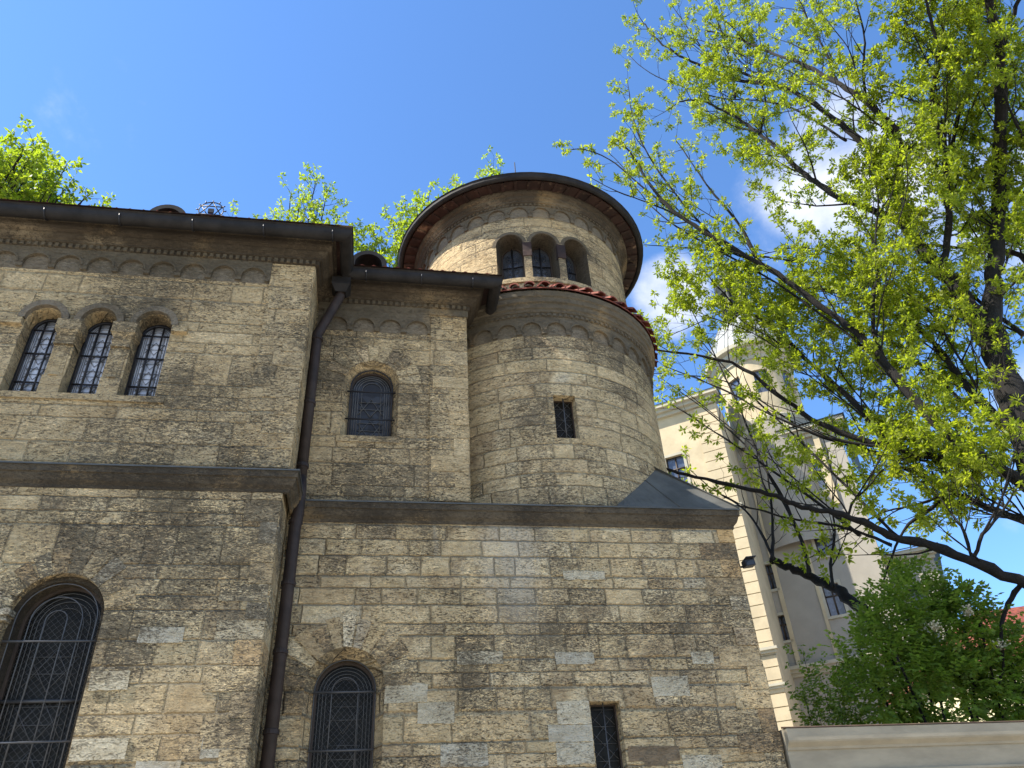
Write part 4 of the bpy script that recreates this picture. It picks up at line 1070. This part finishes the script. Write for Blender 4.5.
# ---- shrub behind the garden wall
sh = empty('elder_shrub', (9.2, 12.3, 0), 'dense dark green shrub with a few cream flower heads behind the garden wall', 'shrub')
lv = Leaves(); stems = MB(); nst = 0
lumps = [((9.6, 12.3, 5.3), (1.0, .9, 1.05)), ((8.6, 12.2, 4.6), (.85, .8, .95)), ((10.4, 12.3, 4.9), (.85, .8, 1.0)), ((9.5, 12.2, 4.2), (1.3, .9, .8)), ((9.8, 12.4, 6.1), (.45, .45, .55)),
         ((8.9, 12.2, 5.45), (.50, .5, .5)), ((10.9, 12.4, 4.3), (.6, .7, .7)), ((8.0, 12.1, 4.1), (.6, .6, .55)), ((10.5, 12.3, 5.7), (.4, .4, .35)), ((11.3, 12.5, 5.0), (.3, .5, .3))]
for c, Rr in lumps:
    c = np.array(c); Rr = np.array(Rr); vol = Rr[0]*Rr[1]*Rr[2]
    for _ in range(int(120+620*vol)):
        d = rvec(); rr = rng.uniform(.35, 1.0)**.6*rng.uniform(.85, 1.12); p = c+d*Rr*rr
        if p[2] < 2.6: continue
        v = unit(d+np.array((0, 0, .35))+rvec()*.5)
        lv.compound(p, v, .088, .028, 3, shade=rng.random()*.8)
    for _ in range(2):
        tip = c+rvec()*Rr*.8; base = np.array((9.3+rng.normal()*.25, 12.4+rng.normal()*.15, 0))
        stems.tube(smooth([base, base*.55+tip*.45+rvec()*.25+np.array((0, 0, -.2)), tip], 2), [.045-.004*k for k in range(9)][:9]+[.01]*20 if False else .022, 5)
stems.build('stems', M['bark'], sh)
lv.build('foliage', M['leafd'], sh); NLEAF.append(lv.count)
for p in ((9.2, 11.55, 5.2), (10.3, 11.6, 4.9), (9.9, 11.5, 5.45)):
    mb = MB()
    for _ in range(40):
        q = Vector(p)+Vector((rng.normal()*.07, rng.normal()*.03, rng.normal()*.045)); mb.tube([Vector(p)+Vector((0, .05, -.10)), q], .003, 3); mb.obox(q, (.010, 0, .003), (0, .010, 0), (-.003, 0, .010))
    mb.build('flower_head', M['flower'], sh)
sp = empty('sapling', (6.95, 12.0, 0), 'young light green sapling standing against the corner of the block', 'shrub')
lv = Leaves(); mb = MB()
for tp in ((6.95, 12, 4.9), (7.15, 12, 4.55), (6.75, 11.95, 4.3), (7.3, 11.9, 4.15), (6.85, 12, 3.95), (7.5, 12, 4.75), (7.65, 12, 4.3)):
    tp = np.array(tp); base = np.array((6.95, 12, 0)); S = smooth([base, base*.4+tp*.6+rvec()*.05, tp], 2)
    mb.tube(S, [.012-.0011*k for k in range(len(S))][:len(S)] if len(S) < 9 else [max(.004, .012-.001*k) for k in range(len(S))], 5)
    for _ in range(80):
        k = rng.uniform(-1.1, .12); p = tp+np.array((rng.normal()*.12, rng.normal()*.12, k)); lv.compound(p, unit(rvec()+np.array((0, 0, .2))), .065, .019, 2, shade=.3+.7*rng.random())
mb.build('stems', M['bark'], sp); lv.build('foliage', M['leafe'], sp)

# ================================================================== garden wall
gw = empty('garden_wall', (5.17, 9.95, 0), 'grey plastered garden wall with sloping coping beside the stone block', 'wall')
mb = MB(); mb.box(5.192, 22, 9.93, 10.3, 0, 3.14); mb.build('wall_body', M['plaster'], gw)
mb = MB()
for x in (5.9, 9.35, 12.8): mb.box(x, x+2.6, 9.915, 9.932, 1.0, 2.93) if False else None
mb.sweep([(5.19, 10.33), (5.19, 9.93), (22, 9.93), (22, 10.33)][1:3], [(0, 3.12), (.02, 3.12), (.03, 3.15), (.09, 3.20), (.10, 3.22), (.10, 3.36), (.0, 3.37)])
mb.face([(5.19, 9.932, 3.12), (5.19, 9.932, 3.368), (5.19, 10.36, 3.368), (5.19, 10.36, 3.12)])
mb.face([(5.19, 9.93, 3.37), (22, 9.93, 3.37), (22, 10.36, 3.37), (5.19, 10.36, 3.37)])
mb.build('coping', M['plaster'], gw)
mb = MB(); mb.sweep([(5.175, 9.93), (22, 9.93)], [(0, 3.374), (.108, 3.366), (.110, 3.376), (0, 3.40)]); mb.build('coping_sheet', simple('rusty_sheet', (.11, .07, .045), .7, .1, .4, 5), gw)
for x0, x1 in ((9.1, 13.3), (13.9, 18.0), (6.0, 8.6)):
    mb = MB(); a, b_, z0, z1 = x0, x1, .9, 2.87
    for q in ((a, b_, z1-.03, z1), (a, b_, z0, z0+.03)): mb.box(q[0], q[1], 9.90, 9.931, q[2], q[3])
    for q in ((a, a+.03), (b_-.03, b_)): mb.box(q[0], q[1], 9.90, 9.931, z0+.03, z1-.03)
    mb.build('panel_moulding', M['plaster'], gw)
# ================================================================== church-like corner building behind
ang = rad(37); bn = Vector((-math.sin(ang), -math.cos(ang), 0)); bt = Vector((math.cos(ang), -math.sin(ang), 0)); B0 = Vector((16.96, 31.76, 0))
def mpF(off): return lambda u, z, d: tuple(B0+bt*u-bn*(off+d)+Vector((0, 0, z)))
ch = empty('domed_corner_building', tuple(B0), 'cream and grey corner building with a round zinc-domed turret behind the tree', 'building')
fA, fG = mpF(0), mpF(3.4)
def winop(c, w, z0, z1): return Op(c, w/2, z0, z1, False)
def flatwall(name, mat, mp, u0, u1, z0, z1, ops):
    mb = MB(); wall_strips(mb, u0, u1, z0, z1, ops, mp)
    for o in ops: ring_strip(mb, o.loop(), 0, o.loop(), .22, mp)
    mb.build(name, mat, ch)
    for o in ops:
        mb = MB()
        for a, b in (((o.c-o.hw, o.zb), (o.c-o.hw, o.zs)), ((o.c+o.hw, o.zb), (o.c+o.hw, o.zs)), ((o.c, o.zb), (o.c, o.zs)), ((o.c-o.hw, o.zb), (o.c+o.hw, o.zb)), ((o.c-o.hw, o.zs), (o.c+o.hw, o.zs)), ((o.c-o.hw, o.zb*.35+o.zs*.65), (o.c+o.hw, o.zb*.35+o.zs*.65))):
            mb.tube([mp(*a, .16), mp(*b, .16)], .04, 4)
        wn = mb.build('window', M['frame'], ch)
        mb = MB(); pane_fill(mb, o, 0, .2, mp); mb.build('glass_pane', M['paneblue'], wn)
        mb = MB(); ublock(mb, o.c-o.hw-.12, o.c+o.hw+.12, o.zb-.12, o.zb, .0, -.08, mp)
        ublock(mb, o.c-o.hw-.14, o.c-o.hw, o.zb, o.zs+.14, .0, -.05, mp); ublock(mb, o.c+o.hw, o.c+o.hw+.14, o.zb, o.zs+.14, .0, -.05, mp); ublock(mb, o.c-o.hw, o.c+o.hw, o.zs, o.zs+.14, 0, -.05, mp)
        mb.build('window_surround', M['trimc'], wn)
# projecting cream wing at left
ops = [winop(c, .95, z, z+2.0) for c in (-2.55, -4.9, -7.3) for z in (18.9, 14.6, 10.6)]
flatwall('cream_wing_wall', M['cream'], fA, -10, .12, 0, 23.6, ops)
mb = MB()
for s_ in (0.12,):
    A = [Vector(fA(s_, z, d)) for z, d in ((0, 0), (23.6, 0), (23.6, 12), (0, 12))]
    mb.face(A)
A = [Vector(fA(-10, z, d)) for z, d in ((0, 0), (23.6, 0), (23.6, 12), (0, 12))]; mb.face(A)
mb.build('wing_side_wall', M['cream'], ch)
def ledge(name, mat, mp, u0, u1, z, h, out, n=1):
    mb = MB()
    for k in range(3): ublock(mb, u0-out*(k+1)/3*.6, u1+out*(k+1)/3*.6, z+h*k/3, z+h*(k+1)/3, 0, -out*(k+1)/3, mp)
    mb.build(name, mat, ch)
ledge('eaves_cornice', M['trimc'], fA, -10, .12, 23.3, .6, .55)
ledge('storey_ledge', M['trimc'], fA, -10, .12, 16.9, .45, .3)
ledge('storey_ledge', M['trimc'], fA, -10, .12, 10.2, .35, .3)
ledge('storey_ledge', M['trimc'], fA, -10, .12, 8.75, .30, .25)
# pier of banded blocks at the corner
z = 0.0; k = 0
mb = MB()
while z < 23.0:
    if True:
        ublock(mb, -1.0, .16, z+.04, z+.54, 0, -.10, fA); ublock(mb, -.98, .12, z, z+.04, 0, -.04, fA)
    z += .54
mb.build('banded_corner_pier', M['cream'], ch)
# recessed grey body under the turret
ops = [winop(-.1+.35, .42, 14.1, 15.4), winop(.25, .42, 11.6, 12.8), winop(3.6, .95, 18.5, 20.3), winop(2.85, .75, 12.3, 13.8), winop(3.2, .9, 15.2, 16.9), winop(1.5, .8, 20.2, 22.0)]
flatwall('grey_body_wall', M['greyp'], fG, -.2, 5.45, 0, 22.2, ops)
mb = MB()
mb.face([fG(5.45, z, d) for z, d in ((0, 0), (22.2, 0), (22.2, 8), (0, 8))]); mb.build('grey_side_wall', M['greyp'], ch)
mb = MB(); ublock(mb, 4.15, 4.45, 17.6, 21.8, 0, -.16, fG); ublock(mb, .45, .65, 10.4, 22.0, 0, -.08, fG); ublock(mb, 2.2, 2.35, 10.4, 22.0, 0, -.06, fG); mb.build('wall_pilaster', M['cream'], ch)
ledge('storey_ledge', M['trimc'], fG, 0, 5.45, 9.9, .45, .35)
ledge('eaves_cornice', M['trimc'], fG, 2.6, 5.6, 21.6, .55, .5)
# lower right wing with dark roof
flatwall('right_wing_wall', M['greyp'], mpF(4.6), 5.3, 7.6, 0, 14.6, [winop(6.4, .8, 11.6, 13.2)])
mb = MB(); mb.face([mpF(4.6)(7.6, z, d) for z, d in ((0, 0), (14.6, 0), (14.6, 8), (0, 8))]); mb.build('right_side_wall', M['greyp'], ch)
ledge('eaves_cornice', M['trimc'], mpF(4.6), 5.3, 7.6, 14.4, .5, .5)
def roofpart(q, a, b, c, d, z0, z1, w, side):
    mb = MB(); mb.face([q(a, z0, -.6), q(b, z0, -.6), q(d, z1, w), q(c, z1, w)])
    if side: mb.face([q(b, z0, -.6), q(b, z0, 8), q(d, z1, 8), q(d, z1, w)])
    mb.build('dark_roof', M['copper'], ch)
roofpart(mpF(4.6), 5.3, 8.0, 5.3, 7.6, 14.9, 16.0, 2.5, True)
roofpart(fG, 2.4, 6.0, 2.4, 5.6, 22.2, 23.2, 2.5, True)
roofpart(fA, -10.4, .5, -10.4, .2, 23.9, 25.6, 4, False)
# turret
tx, ty = 21.73, 34.77
def mpT(r): return lambda u, z, d: (tx+(r-d)*math.sin(u/r), ty-(r-d)*math.cos(u/r), z)
RT = 2.12
wo = [Op(RT*rad(a), .42, 25.0, 26.55, False) for a in (-22, 23, -67, 68)]
mb = MB(); wall_strips(mb, -PI*RT, PI*RT, 21.0, 27.7, wo, mpT(RT), du=PI*RT/24)
for o in wo: ring_strip(mb, o.loop(), 0, o.loop(), .2, mpT(RT))
tur = mb.build('turret_drum', M['cream'], ch)
for o in wo:
    mb = MB(); pane_fill(mb, o, 0, .16, mpT(RT)); mb.build('turret_window', M['paneblue'], tur)
def lat(name, mat, prof, seg=40, par=None):
    mb = MB(); mb.lathe(tx, ty, prof, seg, smooth=False); return mb.build(name, mat, par or ch)
lat('drum_cornice', M['trimc'], [(2.12, 27.3), (2.22, 27.35), (2.22, 27.55), (2.45, 27.75), (2.48, 28.0), (2.75, 28.1), (2.78, 28.35), (2.0, 28.5)])
lat('drum_base_moulding', M['trimc'], [(2.12, 23.0), (2.45, 23.05), (2.5, 23.3), (2.3, 23.45), (2.12, 23.5)])
lat('turret_body', M['greyp'], [(2.42, 16.0), (2.42, 23.05)])
dome = lat('dome', M['zinc'], [(2.55, 28.45), (2.5, 28.7), (2.32, 29.3), (2.0, 30.1), (1.55, 30.9), (1.0, 31.5), (.75, 31.75), (.75, 31.85)], 24)
for i in range(24):
    a = 2*PI*i/24; mb = MB()
    mb.tube([(tx+r*math.sin(a), ty-r*math.cos(a), z) for r, z in ((2.56, 28.47), (2.51, 28.72), (2.33, 29.32), (2.01, 30.12), (1.56, 30.92), (1.01, 31.52))], .022, 4)
    if i % 1 == 0: mb.build('standing_seam', M['zinc'], dome)
ln = lat('lantern', M['copper'], [(.95, 31.8), (1.0, 32.0), (.72, 32.1), (.70, 33.6), (1.0, 33.7), (1.05, 33.9), (.85, 34.0), (1.0, 34.4), (.95, 34.9), (.6, 35.4), (.28, 35.7), (.22, 36.0)], 16)
mb = MB(); mb.lathe(tx, ty, [(0, 35.95), (.28, 36.1), (.34, 36.3), (.25, 36.55), (0, 36.7)], 12, smooth=True); mb.tube([(tx, ty, 36.6), (tx, ty, 37.3)], .04, 5)
mb.build('finial', M['copper'], ln)
for i in range(8):
    a = 2*PI*i/8; mb = MB(); x, y = tx+.86*math.sin(a), ty-.86*math.cos(a); mb.tube([(x, y, 32.0), (x, y, 33.7)], .10, 6)
    mb.build('lantern_column', M['copper'], ln)
# arched pediment on the grey body
mb = MB(); c = 1.9
for i in range(16):
    t0, t1 = PI*i/16, PI*(i+1)/16
    for ra, rb, da, db in ((1.25, 1.55, -.35, -.35), (1.55, 1.55, -.35, .2), (1.25, 1.25, .2, -.35)):
        f = lambda r, t, d: fG(c+r*math.cos(t), 21.9+r*.8*math.sin(t), d)
        mb.face([f(ra, t0, da), f(ra, t1, da), f(rb, t1, db), f(rb, t0, db)])
mb.build('arched_pediment', M['trimc'], ch)

# ---- pale house at the far right
fh = empty('red_roofed_house', (24.5, 24.5, 0), 'pale yellow house with a red roof seen through the shrub at the right edge', 'house')
def mpH(off): return lambda u, z, d: (22.6+u*.9, 23.4-u*.43+off+d, z)
hh = mpH(0)
o_ = [winop(c, .9, z, z+1.5) for c in (1.4, 4.2, 7.0) for z in (1.6, 4.6)]
mb = MB(); wall_strips(mb, -1.4, 9, 0, 8.0, o_, hh)
mb.face([hh(-1.4, z, d) for z, d in ((0, 0), (8.0, 0), (8.0, 7), (0, 7))]); mb.build('wall', M['house'], fh)
for o in o_:
    mb = MB(); ublock(mb, o.c-o.hw-.08, o.c+o.hw+.08, o.zb-.1, o.zb, .1, -.06, hh); ublock(mb, o.c-.03, o.c+.03, o.zb, o.zs, .1, .05, hh); wn = mb.build('window', M['trimc'], fh)
    mb = MB(); pane_fill(mb, o, 0, .14, hh); mb.build('glass_pane', M['paneblue'], wn)
mb = MB(); mb.face([hh(-1.8, 7.9, -.5), hh(9.4, 7.9, -.5), hh(7.5, 10.4, 3.5), hh(.6, 10.4, 3.5)]); mb.face([hh(-1.8, 7.9, -.5), hh(-1.8, 7.9, 7.5), hh(.6, 10.4, 3.5)]); mb.face([hh(9.4, 7.9, -.5), hh(9.4, 7.9, 7.5), hh(7.5, 10.4, 3.5)])
mb.build('red_tiled_roof', M['tile'], fh)
SKYTINT=(1,1,1); SKYSTR=.1; EXPO=.6
SKYTINT=(.74,1.01,1.27); SKYSTR=.112; EXPO=1.20; CLA=(4.2,4.4,4.8); CLB=(5.6,5.7,5.8)
# ================================================================== sky, sun, ground, camera
def setting():
    mb = MB(); S = 300
    mb.face([(-S, -S, 0), (S, -S, 0), (S, S, 0), (-S, S, 0)])
    m, g, b = newmat('pale_cobbles')
    tc = g.node('ShaderNodeTexCoord'); vo = g.node('ShaderNodeTexVoronoi'); vo.feature = 'DISTANCE_TO_EDGE'
    g.put(vo.inputs['Vector'], tc.outputs['Object']); vo.inputs['Scale'].default_value = 9
    c = g.mix(g.step(vo.outputs[0], .02, .08), (.12, .11, .095), g.mix(g.noise(tc.outputs['Object'], 4, 3), (.38, .35, .285), (.52, .475, .39)))
    g.put(b.inputs['Base Color'], c); b.inputs['Roughness'].default_value = .85
    o = mb.build('ground', m); o['kind'] = 'structure'
setting()

SUN_AZ, SUN_EL = -84.0, 51.0     # measured from the wall normal (-y), negative = to the left
sd = Vector((math.sin(rad(SUN_AZ))*math.cos(rad(SUN_EL)), -math.cos(rad(SUN_AZ))*math.cos(rad(SUN_EL)), math.sin(rad(SUN_EL))))
L = bpy.data.lights.new('sun', 'SUN'); L.energy = 5.0; L.angle = rad(.53); L.color = (1.0, .93, .82)
lo = bpy.data.objects.new('sun', L); COL.objects.link(lo); lo.rotation_euler = sd.to_track_quat('Z', 'Y').to_euler(); lo.location = (-20, 0, 40)

w = bpy.data.worlds.new('World'); scene.world = w; w.use_nodes = True
g = G(w.node_tree)
for n_ in list(g.n): g.n.remove(n_)
sky = g.node('ShaderNodeTexSky'); sky.sky_type = 'NISHITA'; sky.sun_disc = False
sky.sun_elevation = rad(SUN_EL); sky.sun_rotation = math.atan2(sd.x, sd.y)
sky.altitude = 200; sky.air_density = 1.0; sky.dust_density = .15; sky.ozone_density = 2.2
geo = g.node('ShaderNodeTexCoord'); D = geo.outputs['Generated']
cn = g.noise(g.v('MULTIPLY', D, (1, 1, 1.3)), 4.2, 8, .58, .25)
def blob(d, cosr, soft, amp):
    return g.m('MULTIPLY', g.step(g.v('DOT_PRODUCT', D, tuple(Vector(d).normalized())), cosr, soft), amp)
tot = None
for bl in [((.345, .69, .635), .9972, .9998, .30), ((.50, .51, .70), .992, .9995, .27), ((.66, .45, .60), .988, .999, .27),
           ((.72, .60, .36), .985, .998, .24), ((-.33, .57, .755), .9960, .9997, .19), ((-.2, -.8, .5), .5, .9, .25)]:
    q = blob(*bl); tot = q if tot is None else g.m('ADD', tot, q)
cl = g.step(g.m('ADD', cn, tot), .62, .93, 0, 1)
fine = g.step(g.noise(D, 14, 6, .6), .3, .75)
ccol = g.mix(fine, CLA, CLB)
colr = g.mix(g.m('MULTIPLY', cl, .93), g.mix(1.0, sky.outputs[0], SKYTINT, 'MULTIPLY'), ccol)
bg = g.node('ShaderNodeBackground'); g.put(bg.inputs[0], colr); bg.inputs[1].default_value = SKYSTR
out = g.node('ShaderNodeOutputWorld'); g.l.new(bg.outputs[0], out.inputs[0])

cd = bpy.data.cameras.new('camera'); cd.sensor_width = 36; cd.lens = 36*766.07/1024; cd.clip_end = 2000; cd.clip_start = .05
cam = bpy.data.objects.new('camera', cd); COL.objects.link(cam); scene.camera = cam
pt, ro, ya = rad(34.637), rad(-3.666), rad(11.092)
F = Vector((math.sin(ya)*math.cos(pt), math.cos(ya)*math.cos(pt), math.sin(pt))); R0 = Vector((math.cos(ya), -math.sin(ya), 0)); U0 = R0.cross(F)
R = R0*math.cos(ro)+U0*math.sin(ro); U = -R0*math.sin(ro)+U0*math.cos(ro)
mw = Matrix((R, U, -F)).transposed().to_4x4(); mw.translation = (0, 0, 1.6); cam.matrix_world = mw

vs = scene.view_settings; vs.view_transform = 'Standard'; vs.look = 'None'; vs.exposure = EXPO; vs.gamma = 1; vs.use_curve_mapping = False
scene.render.resolution_x = 1024; scene.render.resolution_y = 768
scene.render.engine = 'CYCLES'
